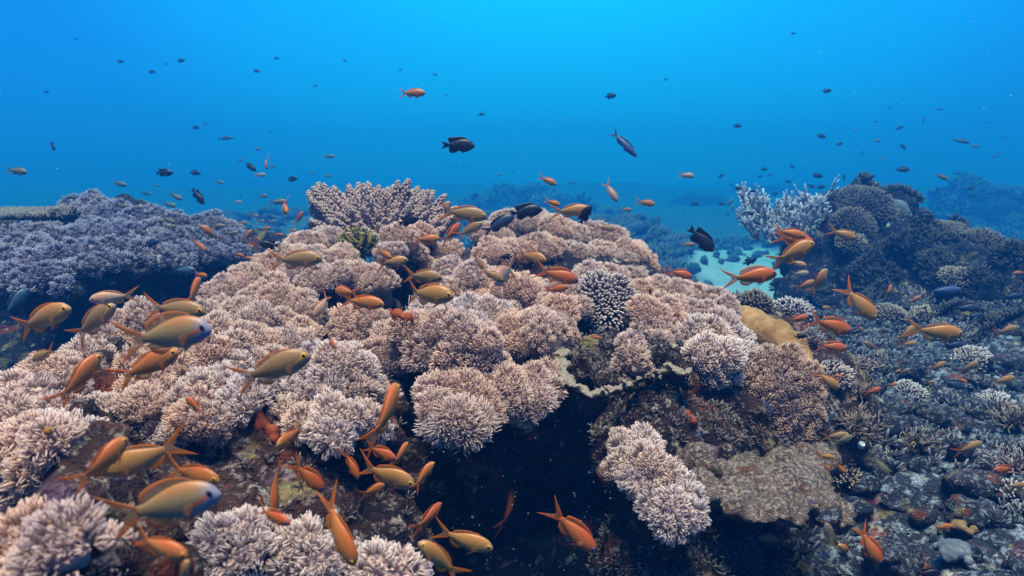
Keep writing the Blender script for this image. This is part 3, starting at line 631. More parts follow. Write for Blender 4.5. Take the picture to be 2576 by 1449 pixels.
# finger coral with pale tips
root = empty('finger_coral', P(1520, 790, 1.62)); tag(root, 'stubby finger coral with bluish white tips between two soft coral masses', 'coral'); b0 = np.array(root.location)
acc = Acc(); rg = np.random.default_rng(9)
p, g = dome(np.zeros(3), nrm(np.array([0, -.8, 1.])), 78 * 1.6 / F, .0074, 77, .85, 115, .3)
c = P(1520, 765, 1.62) - b0
for q in range(len(p)):
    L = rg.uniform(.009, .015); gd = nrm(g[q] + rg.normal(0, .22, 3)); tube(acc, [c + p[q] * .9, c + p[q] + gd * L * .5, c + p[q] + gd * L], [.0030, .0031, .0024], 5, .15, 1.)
obj('fingers', acc.build('fingers', M['finger']), root)
obj('base', stalk_mesh(74 * 1.6 / F, nrm(np.array([0, -.8, 1.])), .16, 5, [M['bush_dark'], M['bush_dark']]), root, c)

# ragged plate coral
def plate(label, ctr, depth, pts, thick, mat, dish, seed, name='plate_coral', under=None, inner=-1):
    """A thin shelf with a ragged outline: pts are (layout x, y, depth) round its rim."""
    rim = np.array([P(*q) for q in pts]); n = 120; k = len(rim)
    s = np.linspace(0, k, n, endpoint=False); i0 = s.astype(int); f = (s - i0)[:, None]
    cr0, cr1, cr2, cr3 = (rim[(i0 + q) % k] for q in (-1, 0, 1, 2))
    C = .5 * (2 * cr1 + (cr2 - cr0) * f + (2 * cr0 - 5 * cr1 + 4 * cr2 - cr3) * f * f + (3 * cr1 - cr0 - 3 * cr2 + cr3) * f ** 3)
    c0 = P(*ctr); rg = np.random.default_rng(seed)
    C = C + (C - c0) * (rg.normal(0, .02, (n, 1)) + .10 * fbm(np.stack([s * .6, s * 0], -1), 3, seed)[:, None])
    rings = 16; V, tv = [], []
    for q in range(rings + 1):
        u = q / rings; r = c0 + (C - c0) * u; r[:, 2] += dish * (u ** 2 - 1) * 1.0
        r[:, 2] += .010 * fbm(r * 60, 3, seed) + .016 * fbm(r * 18, 2, seed + 3); V.append(r)
    top = np.concatenate(V); th = thick * (.75 + .5 * vnoise(top * 25, seed)) ; bot = top.copy(); bot[:, 2] -= th
    bot = c0 + (bot - c0) * .985; bot[:, 2] -= 0
    Vv = np.concatenate([top, bot]) - c0
    ii, jj = np.meshgrid(np.arange(rings), np.arange(n), indexing='ij'); j2 = (jj + 1) % n
    a = np.stack([ii * n + jj, ii * n + j2, (ii + 1) * n + j2, (ii + 1) * n + jj], -1).reshape(-1, 4)
    a = a[:, ::-1]; o2 = len(top); bq = (a + o2)[:, ::-1]
    e = np.arange(n); r0 = rings * n; sd = np.stack([r0 + e, r0 + (e + 1) % n, o2 + r0 + (e + 1) % n, o2 + r0 + e], -1)[:, ::-1]
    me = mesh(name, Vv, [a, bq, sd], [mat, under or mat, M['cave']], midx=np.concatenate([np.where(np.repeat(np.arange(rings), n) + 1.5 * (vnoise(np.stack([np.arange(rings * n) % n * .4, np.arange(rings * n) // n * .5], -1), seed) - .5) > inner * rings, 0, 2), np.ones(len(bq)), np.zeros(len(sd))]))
    return tag(obj(name, me, None, c0), label, 'coral')
rim = np.array([(1415,872,1.42,20),(1405,905,1.36,22),(1412,940,1.30,24),(1432,968,1.26,22),(1462,988,1.23,17),(1490,1002,1.21,11),(1512,988,1.22,9),(1540,975,1.225,8),(1572,970,1.23,9),(1602,962,1.24,8),(1628,944,1.26,9),(1655,940,1.265,10),(1682,930,1.28,9),(1706,938,1.28,11),(1730,955,1.27,10),(1722,925,1.33,9)])
rg = np.random.default_rng(12); bl = []
for q in range(len(rim) - 1):
    for e in np.linspace(0, 1, 5)[:-1]:
        x, y, d, r = rim[q] * (1 - e) + rim[q + 1] * e
        bl.append(blob(x + rg.normal(0, 4), y + rg.normal(0, 5), d + rg.normal(0, .008), r * rg.uniform(.5, 1.2), r * rg.uniform(.35, .8)))
        if rg.uniform() < .6: bl.append(blob(x + rg.normal(0, 5), y - rg.uniform(2, 14), d + .02, r * rg.uniform(.3, .6)))
        bl.append(blob(x + rg.normal(0, 4), y + r * .7, d + .03, r * 1.1, r * 1.3)); bl.append(blob(x + rg.normal(0, 8), y + r * rg.uniform(.8, 2.6), d + .045, r * rg.uniform(.5, 1.1)))
b0 = P(1540, 960, 1.25)
tag(rock('plate_coral', bl, M['rim'], .0055, [(.05, .03), (.018, .022), (.007, .009)], origin=b0), 'ragged cream crusted plate coral edge jutting over the cave mouth', 'coral')
tbl = plate('wide flat table coral with pale edge at the left of the shelf', (60, 548, 3.25), 3.2,
      [(-240, 556, 2.9), (-120, 560, 2.8), (0, 560, 2.8), (90, 558, 2.85), (160, 552, 2.95), (190, 545, 3.15), (190, 538, 3.4), (120, 533, 3.6), (0, 530, 3.7), (-150, 530, 3.7), (-280, 540, 3.3)], .028, M['turf'], .01, 8, 'table_coral', M['shade_rock'])
# crusted rock slab
b0 = P(1930, 1230, 1.25)
slab = [blob(1800,1200,1.28,75,32,90), blob(1880,1215,1.25,85,34,110), blob(1960,1235,1.2,85,34,120), blob(1850,1255,1.12,70,26,70), blob(1930,1278,1.1,80,28,80), blob(2040,1255,1.22,75,34,110), blob(2090,1290,1.2,50,26,80),
        blob(2000,1190,1.35,80,40,100), blob(1760,1180,1.2,32,44,60), blob(1770,1240,1.12,26,36,50), blob(1985,1300,1.1,40,20,50), blob(2110,1310,1.18,32,16,50), blob(2040,1160,1.4,60,40,80)]
o = rock('rock_slab', slab, M['slab'], .009, [(.16, .06), (.06, .05), (.02, .022), (.008, .008)], origin=b0)
tag(o, 'pale crusted rock slab overhanging a dark gap right of the hanging soft coral', 'rock')
# ------------------------------------------------------------------ the rubble slope at right
bpy.context.view_layer.update()
def on_ground(x, y, dflt):
    h = cast(x, y)
    return (h[0], h[2]) if h else (P(x, y, dflt), dflt)
SPOTS = {}
def put(x, y, r, dflt=2.0):
    p, d = on_ground(x, y + r * .5, dflt); SPOTS[(x, y)] = (p, d, r * d / F); return SPOTS[(x, y)]
BOULDERS = [
 (2360, 1032, 48, 'rounded mauve grey boulder, biggest of the three on the right slope'),
 (2412, 1052, 34, 'small round boulder between the two larger ones on the right slope'),
 (2445, 1020, 42, 'dark round boulder furthest right of the three on the slope'),
 (2265, 1015, 44, 'pale topped broken rock left of the three round boulders'),
 (2440, 1195, 62, 'long ledge rock with pale upper edge near the right picture edge'),
 (2460, 1275, 66, 'wide dark flank rock below the long pale edged ledge'),
 (2270, 915, 52, 'pale jagged rock arch under the gold anthias pair'),
 (2245, 1380, 70, 'low dark speckled mound of rock beside the diving orange anthias'),
 (2320, 1290, 32, 'pale angular rock above the lobed brown coral'),
 (2080, 1290, 36, 'small pale rock right behind the slab tip'),
 (2500, 1100, 40, 'grey rock under the pale finger coral near the right edge'),
 (2150, 1260, 40, 'flat grey rock behind the slab near the dried tuft'),
 (2540, 900, 50, 'dark rock at the right picture edge below the ridge'),
 (1905, 1400, 46, 'cream rock in the shade under the slab overhang'),
 (2060, 1420, 50, 'pale rubble boulder at the bottom edge right of the brown turf'),
 (2200, 1150, 34, 'dark hollowed rock under the small white tube'),
]
rkb = []
for x, y, r, lab in BOULDERS: rkb.append((x, y, r, lab, put(x, y, r)))
CORALS = [  # x, y, r, mat, label, dict
 (2140, 1065, 58, 'bush', 'wide tan branching coral under the blue damselfish on the slope', 'b'),
 (2160, 975, 40, 'bush', 'tan branching coral tuft behind the red anthias of the slope', 'b'),
 (2310, 1110, 40, 'bush', 'low tan branching coral in front of the boulders', 'b'),
 (2545, 1045, 52, 'bush', 'orange tan branching coral at the right edge beside the boulders', 'b'),
 (2545, 1165, 50, 'finger', 'white branching coral at the right edge over the red anthias', 'b'),
 (2285, 978, 34, 'finger', 'white knobbed finger coral above the pale topped broken rock', 'f'),
 (2505, 1005, 36, 'finger', 'pale finger coral cluster high on the slope near the right edge', 'f'),
 (2445, 895, 44, 'finger', 'pale blue finger coral cluster below the long gold anthias', 'f'),
 (2175, 915, 36, 'finger', 'upright pale coral sprig behind the two red anthias', 'b'),
 (2090, 930, 42, 'finger', 'whitish soft coral mat just right of the tan boulder coral', 'f'),
 (2040, 850, 36, 'finger', 'bluish bush coral behind the end of the tan boulder coral', 'b'),
 (2395, 840, 46, 'finger', 'pale coral hedge behind the long gold anthias', 'b'),
 (2130, 1190, 30, 'bush', 'tan knobbed coral clump beside the slab under two brown anthias', 'f'),
 (2560, 1235, 36, 'finger', 'white finger coral at the right edge under the red anthias', 'f'),
 (1860, 1405, 60, 'bush_dark', 'brown turf coral low under the slab at the bottom edge', 'f'),
 (1990, 770, 42, 'finger', 'pale coral clump on the sand edge behind the red anthias', 'f'),
 (1900, 750, 34, 'bush_dark', 'dark coral clump at the sand edge left of the outcrop', 'f'),
 (2240, 780, 34, 'bush', 'pinkish coral mat at the foot of the dark outcrop face', 'f'),
 (2330, 790, 36, 'bush', 'pale tan coral mat at the outcrop foot, right of the pinkish mat', 'f'),
 (2300, 745, 34, 'finger', 'broken pale coral branches on the outcrop face above the mats', 'b'),
 (2400, 690, 36, 'bush', 'tan coral crust on the sunlit shoulder of the ridge', 'f'),
]
cor = [(x, y, r, mt, lab, kd, put(x, y, r)) for x, y, r, mt, lab, kd in CORALS]
LOBES = put(2430, 1325, 36), put(2400, 1385, 46), put(2345, 1330, 26)
DISC = put(2242, 1090, 6), put(2155, 1126, 8)
for x, y, r, lab, (p, d, R) in rkb:
    rg = np.random.default_rng(int(x)); bl = [[p[0], p[1], p[2] + R * .15, R, R * .8, R * .62]]
    for q in range(5): a = rg.uniform(0, 6.28); k = rg.uniform(.35, .6); bl.append([p[0] + math.cos(a) * R * .6, p[1] + math.sin(a) * R * .5, p[2] + R * rg.uniform(0, .4), R * k, R * k, R * k * .8])
    o = rock('boulder', bl, M['boulder'], max(.006, R * .08), [(.09, R * .5), (.03, R * .38), (.012, R * .16)], origin=p); tag(o, lab, 'rock', 'rocks on the right slope')
for x, y, r, mt, lab, kd, (p, d, R) in cor:
    root = empty('branching_coral' if kd == 'b' else 'finger_coral', p); tag(root, lab, 'coral', 'small corals on the right slope'); _seed[0] += 1
    if kd == 'b':
        acc = branch_coral(_seed[0], R, 26, R * .85, max(.004, R * .075), 2, .35, True, .8, 5)
        obj('branches', acc.build('branches', M[mt]), root)
    else:
        obj('fingers', head_mesh(R, np.array([0, -.3, 1.]), max(.013, R * .24), max(.014, R * .3), 3, max(.0032, R * .055), .5, _seed[0], M[mt], .6, 98, .2, .45, .35, 3), root, (0, 0, R * .1))
    obj('base', stalk_mesh(R * (.45 if kd == 'b' else .95), np.array([0, 0, 1.]), R * .5, _seed[0], [M['bush_dark']] * 2, .5), root, (0, 0, -R * .05 if kd == 'b' else R * .05))
for (p, d, R), mt, lab in zip(LOBES, ('lobed', 'blue_lobe', 'blue_lobe'), ('brown lobed coral low at right behind the orange anthias', 'pale blue lobed coral in the lower right corner below the brown lobes', 'small pale blue lobed coral left of the orange anthias at lower right')):
    rg = np.random.default_rng(int(R * 1e5)); bl = []
    for q in range(34): a = rg.uniform(0, 6.28); e = rg.uniform(0, 1) ** .5; k = rg.uniform(.22, .30); bl.append([p[0] + math.cos(a) * R * e, p[1] + math.sin(a) * R * e * .8, p[2] + R * (.35 + .55 * (1 - e * e)), R * k, R * k, R * k])
    tag(rock('lobed_coral', bl, M[mt], max(.002, R * .055), [(.02, R * .12)], origin=p), lab, 'coral')
for (p, d, R), lab, nm in zip(DISC, ('small white disc lying on the rubble right of the tan branching coral', 'small pale tube opening on the slope below the tan branching coral'), ('shell', 'tube_sponge')):
    acc = Acc(); a = np.linspace(0, 6.283, 15)[:14]; nV = []
    if nm == 'shell':
        s = np.array([0, .5, .9, 1., .9, .4]) ; hz = np.array([.25, .22, .12, 0, -.05, -.05])
    else:
        s = np.array([.02, .45, .55, .85, 1., .9]); hz = np.array([-.6, -.5, .5, .7, .4, -.9])
    ring = np.stack([np.cos(a), np.sin(a)], -1)
    V = np.concatenate([np.concatenate([ring * R * q, np.full((14, 1), R * h)], 1) for q, h in zip(s, hz)])
    i, j = np.meshgrid(np.arange(5), np.arange(14), indexing='ij'); j2 = (j + 1) % 14
    o = obj(nm, mesh(nm, V, [np.stack([i * 14 + j, (i + 1) * 14 + j, (i + 1) * 14 + j2, i * 14 + j2], -1).reshape(-1, 4)], M['white']), None, p + np.array([0, -.02, .02])); o.rotation_euler = (.5, .1, 0)
    tag(o, lab, 'shell' if nm == 'shell' else 'sponge')
# sponges
def sponge(label, spots, mat):
    spots = [(x + (q % 2) * 3, y, r) for q, (x, y, r) in enumerate(spots)]
    b0 = None; bl = []
    for x, y, r in spots:
        h = cast(x, y); p, d = (h[0], h[2]) if h else (P(x, y, 1.), 1.)
        R = r * d / F
        if bl:
            for w_ in (.25, .5, .75): bl.append([*(np.array(bl[0][:3]) * (1 - w_) + p * w_), R * .6, R * .6, R * .6])
        bl.append([*p, R, R, R * 1.1])
    o = rock('sponge', bl, M[mat], .003, [(.03, .004)], origin=bl[0][:3]); tag(o, label, 'sponge')
sponge('red orange sponge beside the forked white stalk', [(650, 1045, 14), (660, 1062, 16), (648, 1075, 12), (682, 1085, 16), (690, 1105, 13)], 'sponge')
sponge('small bright orange sponge at the foot of the left edge soft coral', [(105, 1078, 13), (118, 1086, 10)], 'yellow_sponge')
sponge('dark red sponge in the hollow behind the biggest cushion', [(1000, 793, 16), (1025, 800, 14), (980, 785, 10)], 'sponge')
sponge('rust coloured sponge on the pillar left of the crusted slab', [(1740, 1060, 14), (1725, 1040, 10)], 'sponge')
# loose rubble and small growth: nobody could count it
rg = np.random.default_rng(31); acc = Acc(); Vi, Fi = ICO[2]; V1, F1 = ICO[1]
def scatter_pts(n, x0, x1, y0, y1):
    y = rg.uniform(y0, y1, n); x = rg.uniform(x0, x1, n); return x, y
for n, (x0, x1, y0, y1), (s0, s1), el in ((5200, (.42, 3.4, .75, 4.1), (.005, .020), 2.2), (700, (.42, 3.4, .75, 4.1), (.02, .045), 1.2), (1500, (.2, 6.5, 6.0, 17.0), (.06, .2), 1.2), (900, (-9, 2.5, 8.0, 19.0), (.08, .25), 1.2)):
    x, y = scatter_pts(n, x0, x1, y0, y1); sm = sand_mask(x, y); z = ground_z(x, y); R = s0 + (s1 - s0) * rg.uniform(0, 1, n) ** 2.2
    for q in range(n):
        if sm[q] > .3 and rg.uniform() > .14: continue
        sc = R[q] * np.array([rg.uniform(.8, el), rg.uniform(.5, .9), rg.uniform(.5, 1.)]); VV, FF = (Vi, Fi) if R[q] > .012 and y[q] < 4 else (V1, F1)
        dsp = 1 + .9 * (fbm(VV * 1.9 + q * 3.1, 2, 2))
        a = rg.uniform(0, 6.28); c, s_ = math.cos(a), math.sin(a); e_ = rg.uniform(-.7, .7)
        w = VV * dsp[:, None] * sc; w = np.stack([w[:, 0] * math.cos(e_) - w[:, 2] * math.sin(e_), w[:, 1], w[:, 0] * math.sin(e_) + w[:, 2] * math.cos(e_)], -1)
        w = np.stack([w[:, 0] * c - w[:, 1] * s_, w[:, 0] * s_ + w[:, 1] * c, w[:, 2]], -1)
        acc.add(w + np.array([x[q], y[q], z[q] + sc[2] * .3]), FF)
tag(obj('rubble', acc.build('rubble', M['rubble'])), 'loose coral rubble covering the slope and far seabed', 'rubble', kind='stuff')
# small tufts of coral growth over the slope and the far ground
pp, gg = [], []
for n, (x0, x1, y0, y1) in ((2600, (.45, 3.2, .8, 4.1)), (2600, (.2, 7, 7., 18)), (1800, (-9, 2.4, 8., 20.))):
    x, y = scatter_pts(n, x0, x1, y0, y1); cl = fbm(np.stack([x, y], -1) / .3, 2, 44); keep = (sand_mask(x, y) < .2) & (cl > .05)
    pp.append(np.stack([x, y, ground_z(x, y)], -1)[keep])
for (P_, LL, K, wd, sd) in ((pp[0], .024, 6, .0028, 1), (np.concatenate(pp[1:]), .12, 8, .022, 2)):
    V, f4, f3, t_ = tentacles(P_ + np.array([0, 0, .005]), np.tile([0, -.2, 1.], (len(P_), 1)), LL, .75, K, wd, sd, .45, 3, .5)
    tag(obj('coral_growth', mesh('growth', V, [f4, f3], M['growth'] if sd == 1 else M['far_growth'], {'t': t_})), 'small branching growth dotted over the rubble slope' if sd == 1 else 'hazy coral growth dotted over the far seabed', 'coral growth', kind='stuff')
# tufts and crusts on the outcrop and the far reefs
def crust(target, n, L, K, wd, mat, label, seed, minz=.0, thresh=.0):
    dg = bpy.context.evaluated_depsgraph_get(); ev = target.evaluated_get(dg); me = ev.to_mesh(); nv = len(me.polygons)
    ce = np.zeros(nv * 3); me.polygons.foreach_get('center', ce); no = np.zeros(nv * 3); me.polygons.foreach_get('normal', no); ar = np.zeros(nv); me.polygons.foreach_get('area', ar)
    ce = ce.reshape(-1, 3) + np.array(target.location); no = no.reshape(-1, 3); ev.to_mesh_clear(); r = np.random.default_rng(seed)
    wgt = ar * (no[:, 2] > minz) * (no[:, 1] < .5) * (fbm(ce / (L * 5), 2, seed) > thresh)
    ix = r.choice(nv, n, p=wgt / wgt.sum())
    V, f4, f3, t_ = tentacles(ce[ix], nrm(no[ix] + np.array([0, 0, .5])), L, .75, K, wd, seed, .45, 3, .5)
    tag(obj('coral_growth', mesh('growth', V, [f4, f3], M[mat], {'t': t_})), label, 'coral growth', kind='stuff')
bpy.context.view_layer.update()
gx = rg.uniform(-1, 1, (1500, 2)); q = []
for u_, v_ in gx:
    h = cast(100 + 90 * u_ - 5, 543 + 10 * v_)
    if h and abs(h[2] - 3.2) < .5: q.append(h[0])
q = np.array(q) - np.array(tbl.location)
V, f4, f3, t_ = tentacles(q, np.tile([0, -.2, 1.], (len(q), 1)), .022, .7, 5, .0035, 9, .5, 3, .4)
obj('branchlets', mesh('branchlets', V, [f4, f3], M['bush_dark'], {'t': t_}), tbl)
for nm, n, L, K, wd, mt, lab, sd, mz in (('reef_outcrop', 3000, .03, 6, .004, 'turf_shaded', 'turf and coral growth with painted shade over the right outcrop', 61, -.1), ('distant_reef', 420, .24, 6, .04, 'far_growth', 'hazy coral growth on the far middle reef', 62, 0),
                             ('distant_reef.001', 1300, .16, 7, .024, 'far_growth', 'hazy coral growth on the far right reef', 63, -.3), ('rock_pillar', 900, .010, 5, .0012, 'bush_dark', 'brown turf growing over the rock pillar', 64, -.6), ('reef_mound', 2600, .010, 5, .0012, 'bush_dark', 'brown turf growing on bare rock of the mound', 65, -.4)):
    crust(bpy.data.objects[nm], n, L, K, wd, mt, lab, sd, mz, .05 if nm == 'reef_outcrop' else -.1)
# specks drifting in the water
acc = Acc()
for q in range(150):
    x, y = rg.uniform(0, W), rg.uniform(60, H); h = None
    if q < 70: x, y = rg.uniform(1080, 1560), rg.uniform(1060, 1440)
    d = rg.uniform(.5, 1.15) if q < 70 else rg.uniform(.6, 2.2); acc.add(V1 * rg.uniform(.0002, .0005) * (1 if q < 70 else 1.0) + P(x, y, d), F1)
for q in range(60): acc.add(V1 * rg.uniform(.0006, .0014) + P(rg.uniform(0, W), rg.uniform(20, 620), rg.uniform(1.2, 3.)), F1)
tag(obj('marine_snow', acc.build('marine_snow', M['speck'])), 'pale specks drifting in the water', 'marine snow', kind='stuff')
# ------------------------------------------------------------------ fish
_s = np.array([0, .03, .07, .13, .22, .34, .48, .62, .76, .87, .95, 1.])
SHAPES = {  # upper and lower outline, half width, tail fork, body end, fin heights; unit length, snout at +.5
 'anthias': dict(u=[.004, .044, .068, .092, .114, .128, .125, .106, .077, .052, .041, .039], l=[.004, .038, .058, .078, .100, .116, .116, .098, .068, .044, .036, .034], w=[.003, .028, .042, .054, .064, .068, .063, .052, .035, .021, .013, .009],
                 end=-.20, tail=(.10, .215, .165), dors=.050, anal=.05, eye=(.098, .020, .0245)),
 'damsel': dict(u=[.002, .045, .078, .118, .155, .178, .172, .145, .100, .062, .048, .050], l=[.002, .036, .064, .100, .140, .166, .164, .138, .092, .054, .044, .046], w=[.002, .026, .044, .06, .072, .075, .07, .056, .036, .022, .014, .010],
                end=-.27, tail=(.12, .085, .105), dors=.06, anal=.06, eye=(.10, .03, .024)),
 'chromis': dict(u=[.002, .040, .066, .098, .128, .146, .140, .116, .080, .050, .038, .038], l=[.002, .032, .056, .084, .116, .136, .134, .110, .074, .044, .034, .034], w=[.002, .024, .040, .053, .064, .067, .062, .05, .032, .019, .012, .008],
                 end=-.24, tail=(.09, .18, .15), dors=.05, anal=.05, eye=(.09, .025, .023)),
 'fusilier': dict(u=[.002, .028, .046, .066, .084, .095, .094, .080, .058, .038, .028, .028], l=[.002, .022, .038, .056, .074, .086, .086, .072, .050, .032, .025, .025], w=[.002, .02, .034, .046, .057, .062, .058, .047, .031, .018, .011, .007],
                  end=-.27, tail=(.07, .17, .14), dors=.03, anal=.03, eye=(.075, .016, .017)),
}
def bend_pts(V, b):
    """Swing the rear of the body sideways along an arc (b > 0: tail to +Y)."""
    if abs(b) < 1e-6: return V
    V = V.copy(); x0 = .22; s = np.maximum(0, x0 - V[:, 0]); th = b * s * 2.2
    k = b * 2.2
    nx = x0 - np.sin(th) / k; ny = (1 - np.cos(th)) / k
    m = s > 0; y = V[:, 1].copy()
    V[m, 0] = (nx - y * np.sin(th) * -1)[m]; V[m, 1] = (ny + y * np.cos(th))[m]
    return V
def grid_faces(nu, nv, flip=False):
    i, j = np.meshgrid(np.arange(nu - 1), np.arange(nv - 1), indexing='ij')
    f = np.stack([i * nv + j, i * nv + j + 1, (i + 1) * nv + j + 1, (i + 1) * nv + j], -1).reshape(-1, 4)
    return f[:, ::-1] if flip else f
def fin(G, off, t, th0=.005):
    """A fin from a grid of points (nu along the base, nv outwards), thick at the base and thin at the edge."""
    nu, nv, _ = G.shape; off = np.asarray(off, float)
    th = th0 * (1 - .85 * np.linspace(0, 1, nv))[None, :, None]
    A = (G + off * th).reshape(-1, 3); B = (G - off * th).reshape(-1, 3); n = nu * nv
    f = [grid_faces(nu, nv), grid_faces(nu, nv, True) + n]
    def side(idx): idx = np.asarray(idx); return np.stack([idx[:-1], idx[:-1] + n, idx[1:] + n, idx[1:]], -1)
    I = np.arange(n).reshape(nu, nv); f += [side(I[:, -1]), side(I[0]), side(I[-1][::-1])]
    return np.concatenate([A, B]), np.concatenate(f), np.concatenate([t.ravel(), t.ravel()])
def fish_parts(kind, b, open_dorsal=1.0, pect=.6):
    S_ = SHAPES[kind]; out = {}
    s = np.linspace(0, 1, 30); s = s ** 1.15
    up, lo, wd = (np.interp(s, _s, S_[k]) for k in 'ulw'); up, lo, wd = (np.convolve(np.pad(a, 1, 'edge'), [.25, .5, .25], 'valid') for a in (up, lo, wd)); up[0] = lo[0] = wd[0] = .003
    xs = .5 - s * (.5 - S_['end']); k = 18; a = np.arange(k) * 2 * math.pi / k
    cz = (up - lo) / 2; hz = (up + lo) / 2
    ca, sa = np.cos(a), np.sin(a)
    yy_ = np.sign(ca) * np.abs(ca) ** 1.15 * wd[:, None]; zz = cz[:, None] + sa[None] * hz[:, None]
    drop = -.012 * (1 - sstep(0, .12, s))                       # the mouth sits a little low
    V = np.stack([np.repeat(xs[:, None], k, 1), yy_, zz + drop[:, None]], -1).reshape(-1, 3)
    i, j = np.meshgrid(np.arange(29), np.arange(k), indexing='ij'); j2 = (j + 1) % k
    F4 = np.stack([i * k + j, i * k + j2, (i + 1) * k + j2, (i + 1) * k + j], -1).reshape(-1, 4)
    V = np.vstack([V, [[.502, 0, cz[0] + drop[0]], [S_['end'] - .004, 0, cz[-1]]]]); jj = np.arange(k)
    F3 = np.concatenate([np.stack([jj, np.full(k, len(V) - 2), (jj + 1) % k], -1)[:, [0, 1, 2]], np.stack([29 * k + jj, 29 * k + (jj + 1) % k, np.full(k, len(V) - 1)], -1)])
    out['body'] = (V, [F4, F3], None)
    top = lambda q: np.interp(q, s, up + drop); bot = lambda q: np.interp(q, s, lo - drop); X = lambda q: .5 - np.asarray(q) * (.5 - S_['end'])
    # tail
    L0, L1, half = S_['tail']; v = np.linspace(-1, 1, 17); u = np.linspace(0, 1, 7); hb = S_['u'][-1] * .95
    ln = L0 + L1 * np.abs(v) ** 1.7
    G = np.stack([S_['end'] + .012 - u[None] * ln[:, None], 0 * u[None] * ln[:, None], v[:, None] * (hb + (half - hb) * u[None] ** .85) * (1 - .06 * u[None] ** 2)], -1)
    if kind in ('anthias', 'chromis', 'fusilier'): G[..., 2] = v[:, None] * (hb + (half * np.abs(v[:, None]) ** .6 - hb * .5) * u[None])
    out['tail_fin'] = fin(G, (0, 1, 0), np.repeat(np.abs(v)[:, None], 7, 1) * .9 + .1 * u[None])
    # dorsal
    q = np.linspace(.24, .90, 16); tq = (q - .24) / .66; h = S_['dors'] * open_dorsal * (np.sin(np.clip(tq, 0, 1) * math.pi * .82 + .25) ** .6) * (1 + .25 * tq) * np.minimum(1, (1.03 - tq) * 6)
    if kind == 'damsel': h *= (1 + .9 * sstep(.5, .9, tq))
    u5 = np.linspace(0, 1, 5)
    G = np.stack([X(q)[:, None] - u5[None] * (.02 + h[:, None] * (.5 + .9 * tq[:, None])), np.zeros((16, 5)), top(q)[:, None] - .008 + u5[None] * (h[:, None] + .008)], -1)
    out['dorsal_fin'] = fin(G, (0, 1, 0), np.repeat(u5[None], 16, 0) * .85 + .0)
    # anal
    q = np.linspace(.60, .90, 10); tq = (q - .6) / .3; h = S_['anal'] * np.minimum(1, (tq + .12) * 3) * np.minimum(1, (1.1 - tq) * 2.2) * (1.1 if kind != 'damsel' else 1.5)
    G = np.stack([X(q)[:, None] - u5[None] * (.03 + h[:, None] * .9), np.zeros((10, 5)), -bot(q)[:, None] + .008 - u5[None] * (h[:, None] + .008)], -1)
    out['anal_fin'] = fin(G, (0, 1, 0), np.repeat(u5[None], 10, 0))
    # pelvic pair
    for sg in (1, -1):
        q = np.linspace(.34, .42, 5); u6 = np.linspace(0, 1, 6); ln = .11 * (1 - .75 * (np.linspace(0, 1, 5)))
        G = np.stack([X(q)[:, None] - u6[None] * (ln[:, None] * 1.15), sg * (.016 + u6[None] * .03 + 0 * ln[:, None]), -bot(q)[:, None] + .010 - u6[None] * ln[:, None] * .55], -1)
        out['pelvic_fin' + ('' if sg > 0 else '2')] = fin(G, (0, 1, 0), np.repeat(u6[None], 5, 0), .004)
    # pectoral pair
    for sg in (1, -1):
        v9 = np.linspace(-1, 1, 9); ln = .10 * (1 - .35 * v9 ** 2) ; u6 = np.linspace(0, 1, 6); wx = float(np.interp(.31, s, wd)) * .93
        x0 = X(.30); G = np.stack([x0 - u6[None] * ln[:, None] * .93, sg * (wx + u6[None] * ln[:, None] * pect * .55), -.022 + v9[:, None] * (.010 + .026 * u6[None]) - .028 * u6[None]], -1)
        out['pectoral_fin' + ('' if sg > 0 else '2')] = fin(G, (0, 1, .2), np.repeat(u6[None] * .55, 9, 0), .003)
    # eyes
    qe, ze, re = S_['eye']; Vi, Fi = ICO[3]; we = float(np.interp(qe, s, wd)); hz_ = float(np.interp(qe, s, hz)); cz_ = float(np.interp(qe, s, cz + drop))
    yv = we * math.sqrt(max(.1, 1 - ((ze - cz_) / hz_) ** 2))
    for sg in (1, -1):
        Ve = Vi * re * np.array([1, .42, 1]); pr = np.hypot(Ve[Fi].mean(1)[:, 0], Ve[Fi].mean(1)[:, 2]) / re
        out['eye' + ('' if sg > 0 else '2')] = (Ve + np.array([X(qe), sg * (yv - re * .08), ze]), [Fi], (pr < .70).astype(int))
    for kx in out:
        V = bend_pts(np.asarray(out[kx][0], float), b); o_ = list(out[kx]); o_[0] = V; out[kx] = tuple(o_)
    return out

